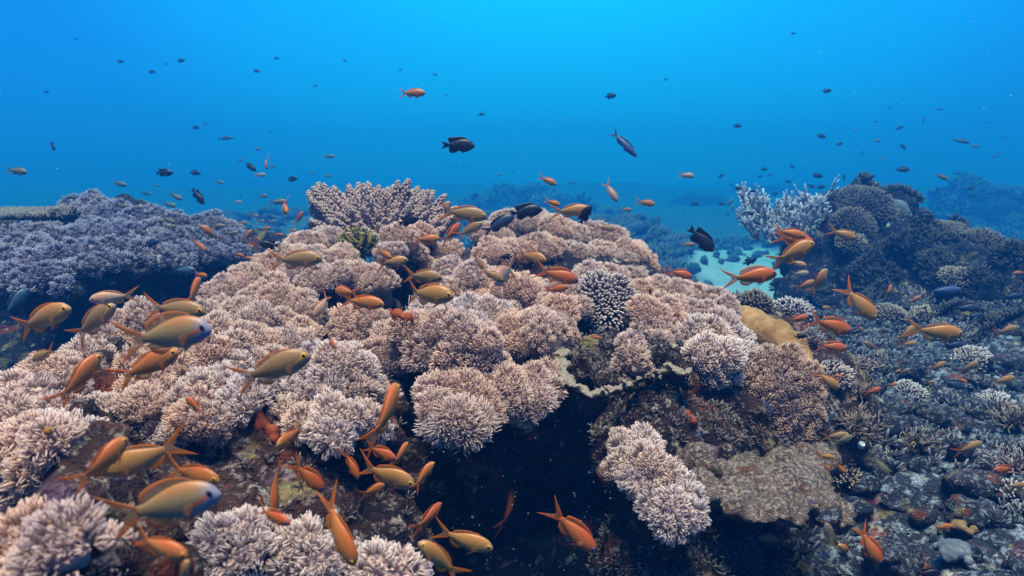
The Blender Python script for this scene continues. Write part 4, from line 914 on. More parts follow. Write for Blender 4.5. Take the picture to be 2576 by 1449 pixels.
def fish_skin(name, back, flank, belly, head, stripe=None, cheek=None, rough=.42, fleck=.05, ring=True, sw=.0065):
    """Pigment of a fish: back, flank, belly, head; an optional stripe runs from the eye to the breast fin."""
    back, flank, belly, head = (tuple(v * .92 for v in q) for q in (back, flank, belly, head))
    m, t, b, o = new_mat(name)
    tc = N(t, 'ShaderNodeTexCoord'); sp = N(t, 'ShaderNodeSeparateXYZ'); t.links.new(tc.outputs['Object'], sp.inputs[0])
    x, z = sp.outputs[0], sp.outputs[2]
    w = math_(t, 'ADD', math_(t, 'MULTIPLY', math_(t, 'ADD', z, .12), 4.0), math_(t, 'MULTIPLY', math_(t, 'SUBTRACT', noise(t, 6, 2, .5), .5), .18))
    c = cramp(t, w, [(.08, belly), (.42, flank), (.62, flank), (.92, back)])
    hf = cramp(t, math_(t, 'ADD', x, math_(t, 'MULTIPLY', z, -.6)), [(.30, (0, 0, 0)), (.46, (.85, .85, .85))]); c = mixc(t, hf, c, head)
    tf = cramp(t, math_(t, 'MULTIPLY', x, -1), [(.10, (0, 0, 0)), (.25, (.8, .8, .8))]); c = mixc(t, tf, c, back)
    if stripe:
        ln = math_(t, 'ABSOLUTE', math_(t, 'SUBTRACT', z, math_(t, 'ADD', math_(t, 'MULTIPLY', x, .30), -.112)))
        f = math_(t, 'MULTIPLY', math_(t, 'LESS_THAN', ln, sw), math_(t, 'MULTIPLY', math_(t, 'GREATER_THAN', x, .24), math_(t, 'LESS_THAN', x, .41)))
        c = mixc(t, math_(t, 'MULTIPLY', f, .85), c, stripe)
        dx = math_(t, 'SUBTRACT', x, .431); dz = math_(t, 'SUBTRACT', z, .020)
        rr = math_(t, 'SQRT', math_(t, 'ADD', math_(t, 'MULTIPLY', dx, dx), math_(t, 'MULTIPLY', dz, dz)))
        if ring: c = mixc(t, cramp(t, rr, [(.027, (.8, .8, .8)), (.034, (0, 0, 0))]), c, stripe)
    vo = N(t, 'ShaderNodeTexVoronoi'); vo.inputs['Scale'].default_value = 62; mp = N(t, 'ShaderNodeMapping'); mp.inputs['Scale'].default_value = (1, .3, 1.3)
    t.links.new(tc.outputs['Object'], mp.inputs[0]); t.links.new(mp.outputs[0], vo.inputs['Vector'])
    c = mixc(t, 1., c, cramp(t, vo.outputs['Distance'], [(0, (1 + fleck,) * 3), (.6, (1 - fleck,) * 3)]), 'MULTIPLY')
    oi = N(t, 'ShaderNodeObjectInfo'); 
    t.links.new(c, b.inputs['Base Color']); b.inputs['Roughness'].default_value = rough; b.inputs['Specular IOR Level'].default_value = .35
    bump(t, b, vo.outputs['Distance'], .003, .12)
    return m
def fin_skin(name, inner, edge, clear=.55):
    m, t, b, o = new_mat(name); tr = N(t, 'ShaderNodeBsdfTranslucent'); tp = N(t, 'ShaderNodeBsdfTransparent'); m1 = N(t, 'ShaderNodeMixShader'); m2 = N(t, 'ShaderNodeMixShader')
    c = cramp(t, attr(t, 't'), [(.25, inner), (.72, edge), (1, edge)]); tc = N(t, 'ShaderNodeTexCoord')
    t.links.new(c, b.inputs['Base Color']); t.links.new(c, tr.inputs[0]); b.inputs['Roughness'].default_value = .5
    m1.inputs[0].default_value = .5; t.links.new(b.outputs[0], m1.inputs[1]); t.links.new(tr.outputs[0], m1.inputs[2])
    t.links.new(cramp(t, attr(t, 't'), [(.1, (clear * .5,) * 3), (.45, (clear,) * 3), (.85, (.12,) * 3)]), m2.inputs[0])
    t.links.new(m1.outputs[0], m2.inputs[1]); t.links.new(tp.outputs[0], m2.inputs[2]); t.links.new(m2.outputs[0], o.inputs['Surface'])
    return m
OR, YE = (.72, .20, .012), (.66, .33, .02)
SK = {
 'gold':  (fish_skin('gold_anthias', (.38, .15, .035), (.36, .185, .05), (.42, .30, .16), (.34, .20, .09), YE), fin_skin('orange_edged_fin', (.42, .22, .10), OR), 'anthias'),
 'olive': (fish_skin('olive_anthias', (.25, .13, .055), (.27, .165, .06), (.36, .28, .16), (.24, .165, .10), YE), fin_skin('pale_orange_fin', (.38, .24, .16), OR), 'anthias'),
 'orange': (fish_skin('orange_anthias', (.45, .105, .018), (.45, .155, .03), (.46, .24, .08), (.42, .17, .06), YE), fin_skin('deep_orange_fin', (.50, .19, .05), (.78, .20, .01)), 'anthias'),
 'red':   (fish_skin('red_anthias', (.40, .062, .012), (.43, .115, .018), (.46, .20, .05), (.32, .08, .035)), fin_skin('red_orange_fin', (.55, .16, .035), (.76, .17, .01)), 'anthias'),
 'pale':  (fish_skin('pale_anthias', (.42, .20, .11), (.46, .29, .19), (.58, .48, .42), (.46, .34, .31), OR), fin_skin('pale_fin', (.48, .34, .24), (.74, .28, .05)), 'anthias'),
 'male':  (fish_skin('blue_headed_anthias', (.34, .15, .05), (.27, .195, .085), (.36, .31, .23), (.21, .22, .34), (.55, .09, .01), ring=False, sw=.011), fin_skin('blue_edged_fin', (.40, .24, .11), (.62, .20, .05)), 'anthias'),
 'black': (fish_skin('black_damselfish', (.008, .009, .020), (.010, .011, .024), (.013, .015, .03), (.010, .012, .026), fleck=.3), fin_skin('black_fin', (.008, .009, .020), (.010, .012, .028), .02), 'damsel'),
 'slate': (fish_skin('slate_damselfish', (.02, .03, .06), (.035, .06, .11), (.05, .09, .15), (.03, .05, .10), fleck=.3), fin_skin('slate_fin', (.025, .04, .08), (.015, .02, .05), .1), 'chromis'),
 'blue':  (fish_skin('blue_grey_chromis', (.04, .09, .14), (.07, .15, .21), (.11, .22, .29), (.06, .12, .20), fleck=.3), fin_skin('blue_grey_fin', (.06, .12, .18), (.03, .06, .12), .3), 'chromis'),
 'slim':  (fish_skin('slim_blue_fusilier', (.03, .05, .13), (.06, .10, .22), (.10, .17, .30), (.05, .09, .20)), fin_skin('slim_blue_fin', (.05, .08, .18), (.03, .05, .12), .2), 'fusilier'),
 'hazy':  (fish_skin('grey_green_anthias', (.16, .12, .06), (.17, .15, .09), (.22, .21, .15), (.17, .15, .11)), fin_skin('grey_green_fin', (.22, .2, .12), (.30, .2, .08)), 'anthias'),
}
EYE = [plain_mat('yellow_iris', [(.3, (.55, .30, .02)), (.7, (.62, .35, .03))], 60, .25, 0, spec=.5), plain_mat('pupil', [(.3, (.006, .007, .012)), (.7, (.006, .007, .012))], 60, .12, 0, spec=.6)]
EYE_DARK = [plain_mat('dark_iris', [(.3, (.04, .05, .09)), (.7, (.05, .06, .1))], 60, .25, 0, spec=.5), EYE[1]]
EYE_BLUE = [plain_mat('blue_iris', [(.3, (.03, .06, .40)), (.7, (.04, .08, .45))], 60, .25, 0, spec=.5), EYE[1]]
_protos = {}
def proto(skin, b, whole):
    b = round(b * 4) / 4; key = (skin, b, whole)
    if key in _protos: return _protos[key]
    body, finm, kind = SK[skin]; parts = fish_parts(kind, b, .5 if kind == 'anthias' and skin not in ('male', 'red') else 1., .22 + .2 * abs(b)); res = {}
    if whole:
        acc = Acc(); mi = []
        for k_, (V, f, x_) in parts.items():
            if k_.startswith('pectoral') or k_.startswith('eye') or k_.startswith('pelvic'): continue
            fl = f if isinstance(f, list) else [f]; t_ = np.zeros(len(V)) if k_ == 'body' else x_
            for ff in fl:
                pass
            acc.add(V, np.concatenate([ff for ff in fl if ff.shape[1] == 3]) if any(ff.shape[1] == 3 for ff in fl) else None, np.concatenate([ff for ff in fl if ff.shape[1] == 4]) if any(ff.shape[1] == 4 for ff in fl) else None, t_)
        nb = len(parts['body'][0]); F4 = np.concatenate(acc.F[4]); F3 = np.concatenate(acc.F[3])
        me = mesh('fish', np.concatenate(acc.V), [F4, F3], [body, finm], {'t': np.concatenate(acc.t)}, np.concatenate([(F4[:, 0] >= nb).astype(int), (F3[:, 0] >= nb).astype(int)])); res['whole'] = me
    else:
        for k_, (V, f, x_) in parts.items():
            nm = k_.rstrip('2')
            if nm == 'body': res[k_] = mesh('body', V, f, body)
            elif nm == 'eye':
                es = EYE_BLUE if skin == 'red' else (EYE if kind == 'anthias' and skin != 'male' else EYE_DARK)
                for sel, kk, mm in ((x_ == 0, k_, es[0]), (x_ == 1, k_.replace('eye', 'pupil'), es[1])):
                    fs = f[0][sel]; ix, inv = np.unique(fs, return_inverse=True); res[kk] = mesh(kk.rstrip('2'), V[ix], [inv.reshape(-1, 3)], mm)
            else: res[k_] = mesh(nm, V, [f], finm, {'t': x_})
    _protos[key] = res; return res
KINDS = {'anthias': ('anthias', 'fish', .10), 'damsel': ('damselfish', 'fish', .105), 'chromis': ('chromis', 'fish', .10), 'fusilier': ('fusilier', 'fish', .16)}
def fish(x, y, ln, ang, skin, label, yaw=0., b=0., d=None, group=None, roll=0.):
    """A fish seen at layout x, y, ln long there, its head pointing ang degrees up from the right, turned yaw degrees towards us."""
    kind = SK[skin][2]; nm, cat, real = KINDS[kind]; cyw = math.cos(R_(yaw))
    dd = d if d else min(26., F * real * (1.15 if group == GS else 1.) * max(.35, cyw) / ln)
    if not d:
        for ox, oy in ((0, 0), (-.4, 0), (.4, 0), (0, .25), (0, -.2)):
            h = cast(x + ox * ln, y + oy * ln)
            if h and dd > h[2] - .08: dd = max(.3, h[2] - .10 - .02 * h[2])
    L = ln * dd / F / max(.35, cyw)
    hd = (math.cos(R_(ang)) * RT + math.sin(R_(ang)) * UP) * cyw - FW * math.sin(R_(yaw))
    hd = hd / np.linalg.norm(hd); z = np.array([0, 0, 1.]) - hd * hd[2]
    if np.linalg.norm(z) < .25: z = -FW - hd * np.dot(-FW, hd) if roll == 0 else z
    z = z / np.linalg.norm(z); yv = np.cross(z, hd)
    if roll:
        c, s = math.cos(R_(roll)), math.sin(R_(roll)); z, yv = z * c + yv * s, yv * c - z * s
    hz = L * (FR.uniform(1.08, 1.28) if kind == 'anthias' else FR.uniform(.93, 1.1)); wy = L * FR.uniform(.9, 1.12)
    Mx = Matrix([[hd[i] * L, yv[i] * wy, z[i] * hz, P(x, y, dd)[i]] for i in range(3)] + [[0, 0, 0, 1]])
    whole = ln < 27
    pr = proto(skin, b, whole)
    if whole:
        o = obj(nm, pr['whole']); o.matrix_world = Mx
    else:
        o = empty(nm, (0, 0, 0)); o.matrix_world = Mx
        made = {k_: obj(k_.rstrip('2'), me, o) for k_, me in pr.items()}
        for k_ in ('', '2'): made['pupil' + k_].parent = made['eye' + k_]
    tag(o, label, cat, group); FISH.append(o); return o
FISH = []; FR = random.Random(4)
bpy.context.view_layer.update()
GA, GD, GS = 'orange and gold anthias swimming over the reef', 'dark damselfish over the reef', 'small hazy fish far off in the water'
for r in [
 # near left
 (97, 806, 192, 20, 'gold', 'gold anthias with trailing forked tail, nearest the left picture edge', 8, .25),
 (228, 815, 166, 37, 'olive', 'olive gold anthias climbing steeply beside the edge anthias at left', 5, .25),
 (430, 779, 184, -3, 'olive', 'gold anthias swimming level just above the big blue headed anthias', 5, .25),
 (408, 845, 262, 9, 'male', 'big blurred blue headed anthias with grey flank over the left soft coral', 5, 0),
 (362, 925, 172, 28, 'orange', 'gold orange anthias directly under the big blue headed one', -15, .25),
 (197, 960, 140, 68, 'orange', 'gold anthias seen from behind with orange tail spread toward the lower left', -35, .25),
 (485, 737, 78, 96, 'orange', 'orange anthias seen from behind, half hidden by the level gold one', -50, 0),
 (290, 748, 108, 186, 'pale', 'pale pink anthias facing left with orange cheek stripe', 20, -.25),
 (112, 890, 76, 205, 'olive', 'dim gold anthias partly below the soft coral edge at far left', -10, 0),
 (37, 764, 84, 65, 'blue', 'bluish slender fish rising in the dark hollow at the left edge', -30, 0),
 (737, 654, 150, 3, 'olive', 'grey gold anthias before the upper left slope of the mound', 0, .25),
 (815, 765, 76, 236, 'pale', 'bent mauve anthias diving head first beside two orange ones', 25, -.5),
 (832, 860, 46, -35, 'orange', 'small round orange anthias in the rusty hollow of the mound', 35, .25),
 (675, 932, 222, 21, 'olive', 'large gold anthias in front of the bluish soft coral cushion', -5, .25),
 (492, 1022, 70, 146, 'red', 'rust orange anthias facing up left near the forked white stalk', -15, .25),
 (368, 1150, 226, 199, 'gold', 'large gold anthias facing left with tail raised at the right', 5, -.25),
 (255, 1172, 136, 62, 'orange', 'orange anthias seen from above, rising across the large left facing one', -40, .5),
 (475, 1193, 172, -7, 'orange', 'orange gold anthias just above the blue green male', 12, .25),
 (405, 1275, 308, 14, 'male', 'largest blue green anthias with red cheek stripe at lower left', 0, 0),
 (395, 1375, 168, -14, 'orange', 'orange anthias just below the largest blue green one', 5, .25),
 (462, 1440, 84, 62, 'gold', 'gold anthias cut by the bottom edge under the orange one', 20, 0),
 (737, 1095, 62, 212, 'orange', 'small orange anthias facing us below the white tufted cushion', 55, -.25),
 (692, 1212, 150, -88, 'orange', 'orange anthias diving straight down by the red brown rock', 10, .25),
 (770, 1195, 120, -46, 'red', 'shaded brown orange anthias right of the straight diving one', -10, 0),
 (682, 1298, 116, -12, 'red', 'red orange anthias hovering above the bottom soft coral', 20, .25),
 (845, 1325, 215, -62, 'orange', 'long orange anthias diving at the bottom left of centre', 5, .25),
 # near centre
 (970, 1050, 150, 78, 'orange', 'slender orange anthias rising vertically, seen from above with fins spread', -48, .25),
 (965, 1195, 168, -15, 'gold', 'gold anthias leading the cluster at the cave mouth', 8, .25),
 (1005, 1150, 72, 62, 'orange', 'small orange anthias rising behind the cluster leader', -40, .25),
 (955, 1137, 96, -22, 'red', 'dim orange anthias at the back of the cave mouth cluster', 10, 0),
 (1062, 1198, 84, 48, 'orange', 'orange anthias just right of the cave mouth cluster leader', -25, -.25),
 (882, 1165, 92, -62, 'red', 'dark brown anthias in the shade left of the cave mouth cluster', 5, 0),
 (935, 1235, 70, 22, 'orange', 'orange anthias below the cluster leader with only its tail clear', -20, .25),
 (1076, 1306, 84, 42, 'red', 'thin red anthias above the gold anthias at the bottom', -45, .25),
 (1282, 1290, 96, 82, 'red', 'thin curved red anthias alone in the dark cave', -45, .5),
 (1435, 1328, 172, -43, 'red', 'red orange anthias with blue eye diving in the cave at right', 5, 0),
 (1158, 1357, 170, -12, 'gold', 'plump gold anthias with raised fin at the bottom of the cave', 8, .25),
 (1112, 1412, 160, 134, 'gold', 'gold anthias facing up left, cut by the bottom edge', 15, 0),
 (1068, 741, 152, -2, 'gold', 'fat gold anthias of the stacked pair over the mound centre', 18, .5),
 (1060, 695, 108, -4, 'olive', 'smaller gold anthias stacked right above the fat one', 5, .25),
 (905, 760, 128, -5, 'orange', 'orange anthias swimming level left of the fat gold one', 5, .25),
 (872, 735, 70, 172, 'orange', 'orange anthias turned away behind the level orange one', -35, -.25),
 (982, 662, 92, 12, 'gold', 'orange gold anthias over the small stalked coral head', 0, .25),
 (964, 636, 54, -32, 'orange', 'small orange anthias touching the orange gold one from above', 15, 0),
 (1160, 537, 134, -8, 'olive', 'olive gold anthias against the right side of the knobby bush coral', 5, .25),
 (1135, 590, 74, 52, 'red', 'red anthias with raised fin rising between two gold ones', -35, .25),
 (1070, 602, 74, 4, 'orange', 'orange gold anthias left of the rising red one', -5, .25),
 (1178, 580, 82, 28, 'olive', 'olive anthias directly right of the rising red one', 5, 0),
 (1432, 531, 112, 3, 'gold', 'gold anthias above the mound crest in front of open blue', 5, .25),
 (1330, 646, 90, -12, 'gold', 'plump gold anthias with folded tail before the mound crest', 25, .5),
 (1398, 692, 120, -15, 'red', 'bright red orange anthias over the dark recess', 3, .25),
 (1272, 686, 66, 222, 'pale', 'anthias facing the camera with pale face in the recess', 66, 0),
 (1235, 690, 74, -28, 'olive', 'shaded olive anthias in the recess beside the camera facing one', 0, .25),
 (1202, 655, 54, -58, 'olive', 'dim olive anthias diving at the left side of the recess', 0, 0),
 (1396, 728, 64, 8, 'red', 'dim brown orange anthias hidden in the recess under the red one', 0, 0),
 (1388, 509, 46, -18, 'orange', 'small orange anthias just left of the crest gold one', 5, .25),
 (1375, 453, 56, -26, 'orange', 'orange anthias with long tail above the distant reef', 8, .25),
 (1535, 480, 66, -58, 'pale', 'anthias pitching steeply down over open water beyond the mound', 10, .25),
 (1622, 510, 52, -10, 'orange', 'orange anthias over the hazy reef right of the mound', 5, .25),
 (1575, 528, 30, 4, 'orange', 'tiny orange anthias under the pitching one', 0, 0),
 (1520, 573, 56, -8, 'olive', 'olive anthias skimming the right mound top', 5, .25),
 (1497, 848, 34, -14, 'red', 'tiny orange and blue wrasse under the finger coral', 0, .25),
 (1034, 234, 74, -2, 'orange', 'lone orange anthias high in the open water at centre', 5, .25),
 (668, 406, 46, -72, 'orange', 'brown orange anthias diving in open water left of the bush coral', 25, .5),
 (712, 520, 60, -38, 'orange', 'orange anthias turning toward us left of the bush coral', 52, .5),
 (752, 549, 42, 58, 'red', 'dark orange anthias rising at the left foot of the bush coral', -10, 0),
 (530, 588, 62, 138, 'orange', 'orange anthias facing up left before the left shelf', 10, -.25),
 (497, 614, 58, -38, 'orange', 'brown orange anthias heading down over the left shelf', 10, 0),
 (622, 595, 40, 60, 'orange', 'small orange anthias rising beside the dark round damselfish', -10, 0),
 (504, 691, 36, -10, 'orange', 'faint orange anthias in the dark hollow right of the grey chromis', 0, .25),
 (1724, 441, 44, -8, 'pale', 'round pale orange anthias in open water at right of centre', 10, .25),
 (1730, 615, 36, 0, 'orange', 'small orange anthias beneath the steep black damselfish', 0, .25),
 (1708, 688, 70, -15, 'red', 'red brown anthias over the end of the mound ridge', 3, .25),
 (1884, 697, 140, 8, 'red', 'large red orange anthias in front of the white sand', 3, .25),
 (1995, 602, 104, -12, 'red', 'red orange anthias at the middle of the stack near the staghorn', 5, .25),
 (1985, 586, 82, -14, 'orange', 'orange anthias at the top of the stack under the staghorn', 5, .25),
 (1990, 640, 128, 28, 'gold', 'olive gold anthias at the bottom of the stack under the staghorn', 5, .25),
 (2007, 662, 44, -18, 'pale', 'small pale anthias just under the stack of three', 5, 0),
 (2012, 688, 48, 4, 'pale', 'pale slim anthias above the bent pair on the outcrop', 0, .25),
 (2024, 718, 56, 26, 'orange', 'orange anthias crossing behind the bent one', 0, .25),
 (2060, 712, 80, 64, 'gold', 'bent gold anthias curling upward before the outcrop', 5, .5),
 (2117, 588, 74, -20, 'gold', 'gold anthias in front of the brown bushes of the outcrop', 5, .25),
 (2157, 757, 128, -48, 'gold', 'large gold anthias diving before the dark outcrop face', 5, .25),
 (2237, 732, 44, 30, 'orange', 'small orange anthias seen from behind on the dark outcrop face', -50, .25),
 (2084, 774, 32, 180, 'gold', 'tiny gold fish just above the sand tongue at right', 0, 0),
 (2006, 802, 58, 12, 'red', 'red anthias tucked behind the large red one', 5, 0),
 (2085, 817, 118, -18, 'red', 'large red anthias diving gently beside the tan boulder coral', 3, 0),
 (2090, 873, 82, -6, 'red', 'deep red anthias lowest of the three red ones at right', 3, 0),
 (2350, 835, 138, -4, 'gold', 'long gold anthias with raised tail before the pale coral hedge', 5, .5),
 (2280, 842, 74, 38, 'gold', 'gold anthias rising at the tail of the long one', -10, .25),
 (2195, 872, 48, 150, 'olive', 'small olive anthias left of the rock arch', 0, -.25),
 (2284, 866, 46, 8, 'gold', 'small gold anthias below the rising one', 0, .25),
 (2530, 832, 60, 20, 'gold', 'gold anthias at the right edge above the finger coral cluster', 0, .25),
 (2357, 923, 52, 26, 'gold', 'gold anthias right of the rock arch', 0, .25),
 (2435, 925, 60, 28, 'olive', 'olive anthias rising beneath the pale blue finger coral', 0, .25),
 (2522, 958, 64, 16, 'gold', 'gold anthias at right above the three boulders', 0, .25),
 (2418, 956, 32, -18, 'orange', 'small brown orange anthias over the slate fish', 0, 0),
 (2244, 968, 30, 10, 'orange', 'small orange brown anthias above the knobbed finger coral', 0, 0),
 (2275, 935, 28, 30, 'gold', 'small curled gold anthias in the rock arch', 0, .5),
 (2080, 955, 76, -36, 'gold', 'yellow gold anthias diving beside the brown soft coral dome', 5, .25),
 (2194, 985, 52, 20, 'red', 'red orange anthias over the tan branching coral tuft', 0, .25),
 (2105, 946, 30, -8, 'orange', 'small orange anthias over the whitish soft coral mat', 0, 0),
 (2100, 1098, 74, 8, 'olive', 'olive gold anthias of the overlapping pair by the brown dome', 0, .25),
 (2120, 1108, 58, 22, 'hazy', 'grey green fish overlapping the olive gold anthias', 0, .25),
 (2076, 1148, 48, -10, 'gold', 'gold anthias under the overlapping pair', 0, .25),
 (2079, 1173, 30, -50, 'orange', 'small brown anthias left of two above the knobbed clump', 0, 0),
 (2114, 1176, 38, -48, 'orange', 'brown anthias right of two above the knobbed clump', 0, 0),
 (2214, 1170, 64, -50, 'hazy', 'grey olive fish diving over the middle of the rubble slope', 0, .25),
 (2434, 1129, 80, 26, 'olive', 'olive anthias rising under the three boulders', 0, .25),
 (2530, 1181, 64, 184, 'red', 'red anthias facing left near the right edge', 0, -.25),
 (2552, 1222, 56, 4, 'olive', 'brown fish cut by the right edge below the red anthias', 0, 0),
 (2370, 1326, 54, 6, 'orange', 'bright orange fish over the brown lobed coral', 0, 0),
 (2087, 1349, 72, 106, 'hazy', 'grey olive fish standing head up by the slab tip', 5, .25),
 (2130, 1384, 62, 146, 'gold', 'gold anthias twisting beside the diving red orange one', 15, -.5),
 (2185, 1369, 112, -60, 'red', 'red orange anthias diving at the bottom right', 5, .25),
 (1945, 1356, 74, 174, 'olive', 'dim olive anthias sheltering under the slab', 0, 0),
 (2008, 1346, 46, -6, 'gold', 'yellowish anthias under the slab notch', 0, 0),
 (2567, 686, 34, 184, 'orange', 'faint orange anthias cut by the right edge on the ridge', 0, 0),
 (2300, 755, 42, 30, 'orange', 'dim orange anthias on the dark outcrop below the slim purple fish', 0, .25),
 ]: fish(*r, group=GA)
for r in [
 (1150, 366, 90, -2, 'black', 'black damselfish alone in open water above the bush coral', 0, 0),
 (1320, 533, 92, 8, 'black', 'black damselfish hovering right over the mound crest', 0, 0),
 (1762, 600, 94, -44, 'black', 'black damselfish pitched steeply down right of the mound', 0, 0),
 (1026, 556, 60, 14, 'black', 'black damselfish in front of the knobby bush coral', 10, 0),
 (1472, 542, 58, 62, 'black', 'black damselfish half hidden behind the crest gold anthias', 10, 0),
 (412, 435, 48, 0, 'black', 'round black damselfish over the left shelf, upper of the dark pair', 0, 0),
 (490, 435, 30, -4, 'black', 'small black damselfish right of the round one over the left shelf', 0, 0),
 (630, 420, 36, -36, 'black', 'black damselfish beside the diving brown orange anthias', 0, 0),
 (735, 451, 32, 8, 'black', 'dark round damselfish at the left tip of the bush coral', 15, 0),
 (497, 493, 54, -52, 'black', 'black damselfish diving over the saddle of the left shelf', 0, 0),
 (132, 367, 36, -42, 'black', 'dark damselfish turning in open water at far left', 30, 0),
 (678, 616, 54, 176, 'black', 'dark round damselfish tucked behind the left slope of the mound', 0, 0),
 (1252, 566, 96, 28, 'slate', 'dark blue fork tailed fish rising toward the crest black damselfish', 0, 0),
 (1275, 646, 34, 180, 'black', 'small black damselfish between coral heads above the recess', 0, 0),
 (378, 614, 52, 22, 'slate', 'slate blue chromis in front of the left shelf', 0, .25),
 (457, 680, 74, 2, 'blue', 'teal grey chromis in the dark hollow below the left shelf', 5, .25),
 (567, 348, 42, 6, 'slim', 'slim dark fish in open water at left centre', 0, 0),
 (368, 487, 36, -5, 'slim', 'slim dark fish above the left shelf saddle', 0, 0),
 (1568, 360, 98, -46, 'slim', 'blue fusilier diving in the open water at right of centre', 0, .25),
 (2372, 731, 100, 4, 'slim', 'slim purple fish crossing the dark outcrop at right', 0, 0),
 (2280, 607, 52, -76, 'slate', 'grey blue damselfish diving over the outcrop shoulder', 0, 0),
 (2430, 775, 72, 2, 'slate', 'dim blue chromis above the pale coral hedge at right', 0, .25),
 (2450, 795, 54, 4, 'slate', 'dim blue chromis just below another above the pale coral hedge', 0, .25),
 (2548, 745, 60, 6, 'slate', 'dim blue chromis by the right picture edge', 0, .25),
 (2398, 967, 66, -16, 'slate', 'slate chromis between gold anthias right of the rock arch', 0, .25),
 (2400, 868, 54, 4, 'slate', 'dim slate fish under the long gold anthias', 0, .25),
 (2090, 1054, 42, 58, 'blue', 'blue damselfish rising beside the tan branching coral', 0, 0),
 (2013, 846, 34, 4, 'black', 'small dark fish over the tan boulder coral', 0, 0),
 (1885, 658, 42, 20, 'black', 'dark fish over the upper part of the white sand', 0, 0),
 (2040, 1333, 30, 90, 'blue', 'small blue fish in the notch of the slab', 0, 0),
 (2334, 1443, 70, 2, 'black', 'dark fish cut by the bottom edge at right', 0, 0),
 (2150, 835, 40, 10, 'slate', 'small dim slate fish above the rock arch', 0, 0),
 (2418, 355, 46, -10, 'slim', 'dark slim fish in open water above the far right reef', 0, .25),
 (2055, 442, 30, -8, 'black', 'dark damselfish right above the staghorn thicket', 0, 0),
 ]: fish(*r, group=GD)
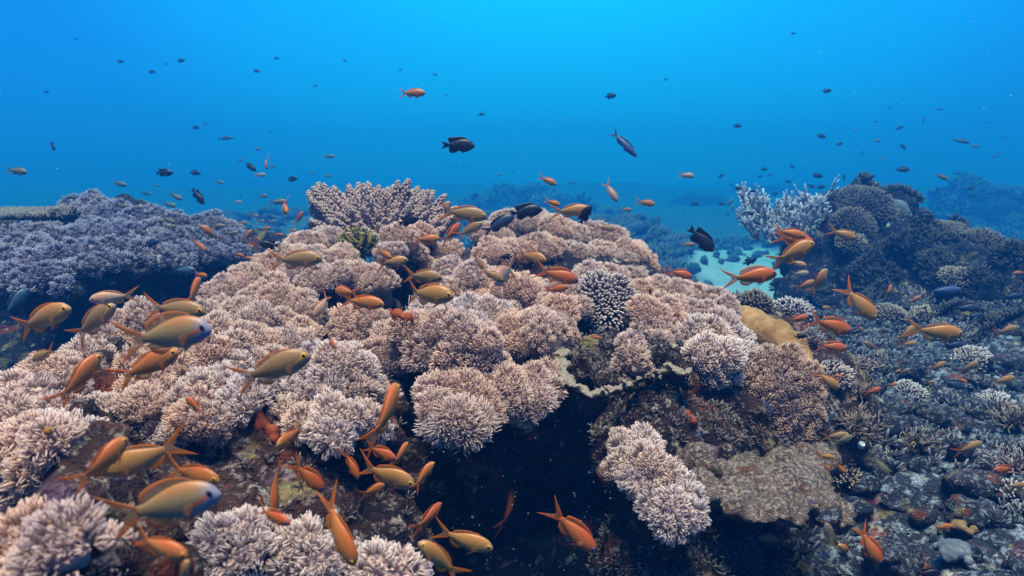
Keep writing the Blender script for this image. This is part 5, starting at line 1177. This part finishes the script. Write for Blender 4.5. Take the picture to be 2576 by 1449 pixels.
for r in [  # far and hazy; depth from size
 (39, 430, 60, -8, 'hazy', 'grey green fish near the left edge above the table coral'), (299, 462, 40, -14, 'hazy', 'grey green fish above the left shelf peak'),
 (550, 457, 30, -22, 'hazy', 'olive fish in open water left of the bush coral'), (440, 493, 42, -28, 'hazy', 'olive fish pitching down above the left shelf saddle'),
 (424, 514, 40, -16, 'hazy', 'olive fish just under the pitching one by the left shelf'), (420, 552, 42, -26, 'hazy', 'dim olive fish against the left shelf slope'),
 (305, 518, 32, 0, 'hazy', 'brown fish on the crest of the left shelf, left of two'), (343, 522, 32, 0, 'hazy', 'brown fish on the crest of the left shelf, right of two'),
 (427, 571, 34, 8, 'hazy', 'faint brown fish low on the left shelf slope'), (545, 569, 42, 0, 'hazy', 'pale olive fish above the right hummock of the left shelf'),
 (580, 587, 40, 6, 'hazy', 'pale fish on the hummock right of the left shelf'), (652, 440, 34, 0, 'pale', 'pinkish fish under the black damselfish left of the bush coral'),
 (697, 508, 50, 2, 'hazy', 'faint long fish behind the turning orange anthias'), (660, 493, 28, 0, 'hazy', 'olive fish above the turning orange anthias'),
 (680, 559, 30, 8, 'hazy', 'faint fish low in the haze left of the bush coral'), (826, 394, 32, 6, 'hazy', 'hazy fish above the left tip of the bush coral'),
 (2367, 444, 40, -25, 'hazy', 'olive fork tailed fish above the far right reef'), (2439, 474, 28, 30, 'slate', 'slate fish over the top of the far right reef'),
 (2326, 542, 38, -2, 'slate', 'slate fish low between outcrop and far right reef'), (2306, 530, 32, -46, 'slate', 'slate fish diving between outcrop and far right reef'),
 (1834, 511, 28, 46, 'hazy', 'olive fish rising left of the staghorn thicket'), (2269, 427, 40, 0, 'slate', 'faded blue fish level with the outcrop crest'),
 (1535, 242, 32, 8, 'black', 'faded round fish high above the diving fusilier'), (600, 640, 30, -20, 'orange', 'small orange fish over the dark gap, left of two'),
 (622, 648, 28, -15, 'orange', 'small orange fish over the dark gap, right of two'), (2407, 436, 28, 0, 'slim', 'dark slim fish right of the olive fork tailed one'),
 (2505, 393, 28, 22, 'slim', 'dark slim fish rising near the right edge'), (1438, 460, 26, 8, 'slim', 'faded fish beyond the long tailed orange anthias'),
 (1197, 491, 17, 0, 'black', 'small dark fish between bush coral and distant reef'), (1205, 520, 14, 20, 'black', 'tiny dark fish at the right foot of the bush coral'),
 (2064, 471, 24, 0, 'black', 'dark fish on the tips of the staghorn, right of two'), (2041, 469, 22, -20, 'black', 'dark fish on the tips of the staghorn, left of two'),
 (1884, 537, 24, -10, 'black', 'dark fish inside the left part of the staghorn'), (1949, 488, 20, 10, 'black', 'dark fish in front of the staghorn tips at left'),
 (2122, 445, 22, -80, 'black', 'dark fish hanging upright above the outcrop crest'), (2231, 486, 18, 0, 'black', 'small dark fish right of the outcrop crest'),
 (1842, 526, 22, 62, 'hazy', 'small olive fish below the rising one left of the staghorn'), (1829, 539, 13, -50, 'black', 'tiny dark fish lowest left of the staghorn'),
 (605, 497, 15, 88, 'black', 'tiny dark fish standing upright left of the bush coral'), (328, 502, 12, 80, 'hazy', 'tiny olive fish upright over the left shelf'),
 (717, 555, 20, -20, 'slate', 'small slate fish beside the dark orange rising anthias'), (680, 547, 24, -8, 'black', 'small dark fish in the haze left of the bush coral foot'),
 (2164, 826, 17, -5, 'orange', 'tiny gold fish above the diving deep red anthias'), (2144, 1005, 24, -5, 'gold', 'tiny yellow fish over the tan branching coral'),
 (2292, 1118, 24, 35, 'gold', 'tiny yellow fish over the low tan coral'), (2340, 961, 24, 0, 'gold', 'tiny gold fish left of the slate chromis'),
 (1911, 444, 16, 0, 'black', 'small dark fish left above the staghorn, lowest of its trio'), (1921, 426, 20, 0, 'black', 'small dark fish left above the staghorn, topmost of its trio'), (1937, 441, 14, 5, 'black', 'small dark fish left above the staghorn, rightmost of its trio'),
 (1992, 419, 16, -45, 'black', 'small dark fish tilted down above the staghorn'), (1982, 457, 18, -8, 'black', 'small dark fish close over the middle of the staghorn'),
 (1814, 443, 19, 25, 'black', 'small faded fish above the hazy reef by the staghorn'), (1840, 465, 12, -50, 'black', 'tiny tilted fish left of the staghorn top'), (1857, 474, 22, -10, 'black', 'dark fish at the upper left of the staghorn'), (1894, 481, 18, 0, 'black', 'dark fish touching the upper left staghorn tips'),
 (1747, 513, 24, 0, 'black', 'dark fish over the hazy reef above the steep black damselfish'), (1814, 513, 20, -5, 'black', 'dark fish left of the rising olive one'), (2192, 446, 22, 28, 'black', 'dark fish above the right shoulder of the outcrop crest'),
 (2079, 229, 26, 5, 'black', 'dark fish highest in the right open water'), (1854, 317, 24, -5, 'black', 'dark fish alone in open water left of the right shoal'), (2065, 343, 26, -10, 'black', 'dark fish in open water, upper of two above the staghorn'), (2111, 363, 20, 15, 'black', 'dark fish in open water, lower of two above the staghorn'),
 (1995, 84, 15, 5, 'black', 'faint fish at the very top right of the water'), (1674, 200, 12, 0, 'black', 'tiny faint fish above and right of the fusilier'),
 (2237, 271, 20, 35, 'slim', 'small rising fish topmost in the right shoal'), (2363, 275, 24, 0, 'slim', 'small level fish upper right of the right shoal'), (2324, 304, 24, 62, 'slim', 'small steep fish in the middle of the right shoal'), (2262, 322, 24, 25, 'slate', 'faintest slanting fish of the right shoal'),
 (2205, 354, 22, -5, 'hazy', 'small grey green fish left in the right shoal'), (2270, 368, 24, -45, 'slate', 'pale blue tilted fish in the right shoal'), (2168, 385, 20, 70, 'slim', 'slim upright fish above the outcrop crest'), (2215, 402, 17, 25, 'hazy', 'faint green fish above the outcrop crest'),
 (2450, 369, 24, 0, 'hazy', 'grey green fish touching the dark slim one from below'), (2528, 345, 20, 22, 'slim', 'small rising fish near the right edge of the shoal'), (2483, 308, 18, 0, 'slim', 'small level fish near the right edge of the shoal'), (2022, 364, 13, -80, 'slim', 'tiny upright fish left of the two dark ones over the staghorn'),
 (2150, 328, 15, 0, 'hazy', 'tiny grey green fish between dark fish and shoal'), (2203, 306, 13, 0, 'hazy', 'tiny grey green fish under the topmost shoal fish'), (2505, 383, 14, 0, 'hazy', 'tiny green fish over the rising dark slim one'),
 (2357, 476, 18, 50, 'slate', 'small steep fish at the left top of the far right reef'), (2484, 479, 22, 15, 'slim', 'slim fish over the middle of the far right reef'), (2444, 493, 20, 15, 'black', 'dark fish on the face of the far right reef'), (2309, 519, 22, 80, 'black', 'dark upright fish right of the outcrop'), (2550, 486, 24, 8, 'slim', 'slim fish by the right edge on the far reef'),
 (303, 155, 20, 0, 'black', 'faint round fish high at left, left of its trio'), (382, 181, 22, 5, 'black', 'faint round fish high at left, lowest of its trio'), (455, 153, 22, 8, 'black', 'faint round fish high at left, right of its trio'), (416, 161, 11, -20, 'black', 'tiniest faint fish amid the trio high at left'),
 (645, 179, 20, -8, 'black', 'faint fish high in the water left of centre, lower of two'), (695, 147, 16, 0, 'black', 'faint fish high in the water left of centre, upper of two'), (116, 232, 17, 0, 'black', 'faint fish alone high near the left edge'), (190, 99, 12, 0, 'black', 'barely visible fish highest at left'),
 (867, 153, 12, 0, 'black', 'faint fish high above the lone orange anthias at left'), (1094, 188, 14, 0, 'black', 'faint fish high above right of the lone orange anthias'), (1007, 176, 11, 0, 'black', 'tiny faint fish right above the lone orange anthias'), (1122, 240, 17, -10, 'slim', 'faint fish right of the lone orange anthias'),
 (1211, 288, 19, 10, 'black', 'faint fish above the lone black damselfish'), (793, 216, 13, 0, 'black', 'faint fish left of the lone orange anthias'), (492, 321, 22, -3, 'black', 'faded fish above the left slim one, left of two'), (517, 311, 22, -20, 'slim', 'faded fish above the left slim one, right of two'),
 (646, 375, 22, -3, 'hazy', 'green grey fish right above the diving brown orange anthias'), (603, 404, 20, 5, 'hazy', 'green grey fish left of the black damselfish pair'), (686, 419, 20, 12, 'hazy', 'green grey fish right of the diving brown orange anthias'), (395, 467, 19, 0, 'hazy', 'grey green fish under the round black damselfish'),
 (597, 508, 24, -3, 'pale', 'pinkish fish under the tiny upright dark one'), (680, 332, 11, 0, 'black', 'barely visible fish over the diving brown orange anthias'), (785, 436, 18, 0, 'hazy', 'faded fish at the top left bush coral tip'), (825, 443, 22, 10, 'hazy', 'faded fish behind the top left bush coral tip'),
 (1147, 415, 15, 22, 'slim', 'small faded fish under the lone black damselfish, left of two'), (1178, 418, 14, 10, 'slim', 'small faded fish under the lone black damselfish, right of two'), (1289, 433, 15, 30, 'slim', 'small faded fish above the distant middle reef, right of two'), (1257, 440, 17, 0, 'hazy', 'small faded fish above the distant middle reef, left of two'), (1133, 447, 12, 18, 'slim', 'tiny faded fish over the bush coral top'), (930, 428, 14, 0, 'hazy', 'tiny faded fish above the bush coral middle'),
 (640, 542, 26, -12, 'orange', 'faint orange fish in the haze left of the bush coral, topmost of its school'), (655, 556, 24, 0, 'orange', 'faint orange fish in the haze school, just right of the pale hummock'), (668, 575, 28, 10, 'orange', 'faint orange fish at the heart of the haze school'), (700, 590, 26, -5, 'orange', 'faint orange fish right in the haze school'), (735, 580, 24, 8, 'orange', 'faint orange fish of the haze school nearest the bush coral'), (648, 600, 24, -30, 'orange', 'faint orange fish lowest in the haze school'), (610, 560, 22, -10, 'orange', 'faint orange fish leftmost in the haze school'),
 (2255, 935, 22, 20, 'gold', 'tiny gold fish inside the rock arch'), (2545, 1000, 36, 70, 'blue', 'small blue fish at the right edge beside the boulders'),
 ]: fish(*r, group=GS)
# ------------------------------------------------------------------ the water between
m = bpy.data.materials.new('water_haze'); m.use_nodes = True; t = m.node_tree; t.nodes.clear()
o = N(t, 'ShaderNodeOutputMaterial'); v = N(t, 'ShaderNodeVolumePrincipled'); t.links.new(v.outputs[0], o.inputs['Volume'])
v.inputs['Density'].default_value = .13; v.inputs['Color'].default_value = (.01, .115, .40, 1); v.inputs['Absorption Color'].default_value = (0, .652, .92, 1); v.inputs['Anisotropy'].default_value = 0.35
bx = np.array([(sx, sy, sz) for sx in (-110, 110) for sy in (-1.5, 46) for sz in (-2.6, 3.9)], float)
tag(obj('haze', mesh('haze', bx, [np.array([(0, 1, 3, 2), (4, 6, 7, 5), (0, 4, 5, 1), (2, 3, 7, 6), (0, 2, 6, 4), (1, 5, 7, 3)])], m, smooth=False)), kind='stuff')
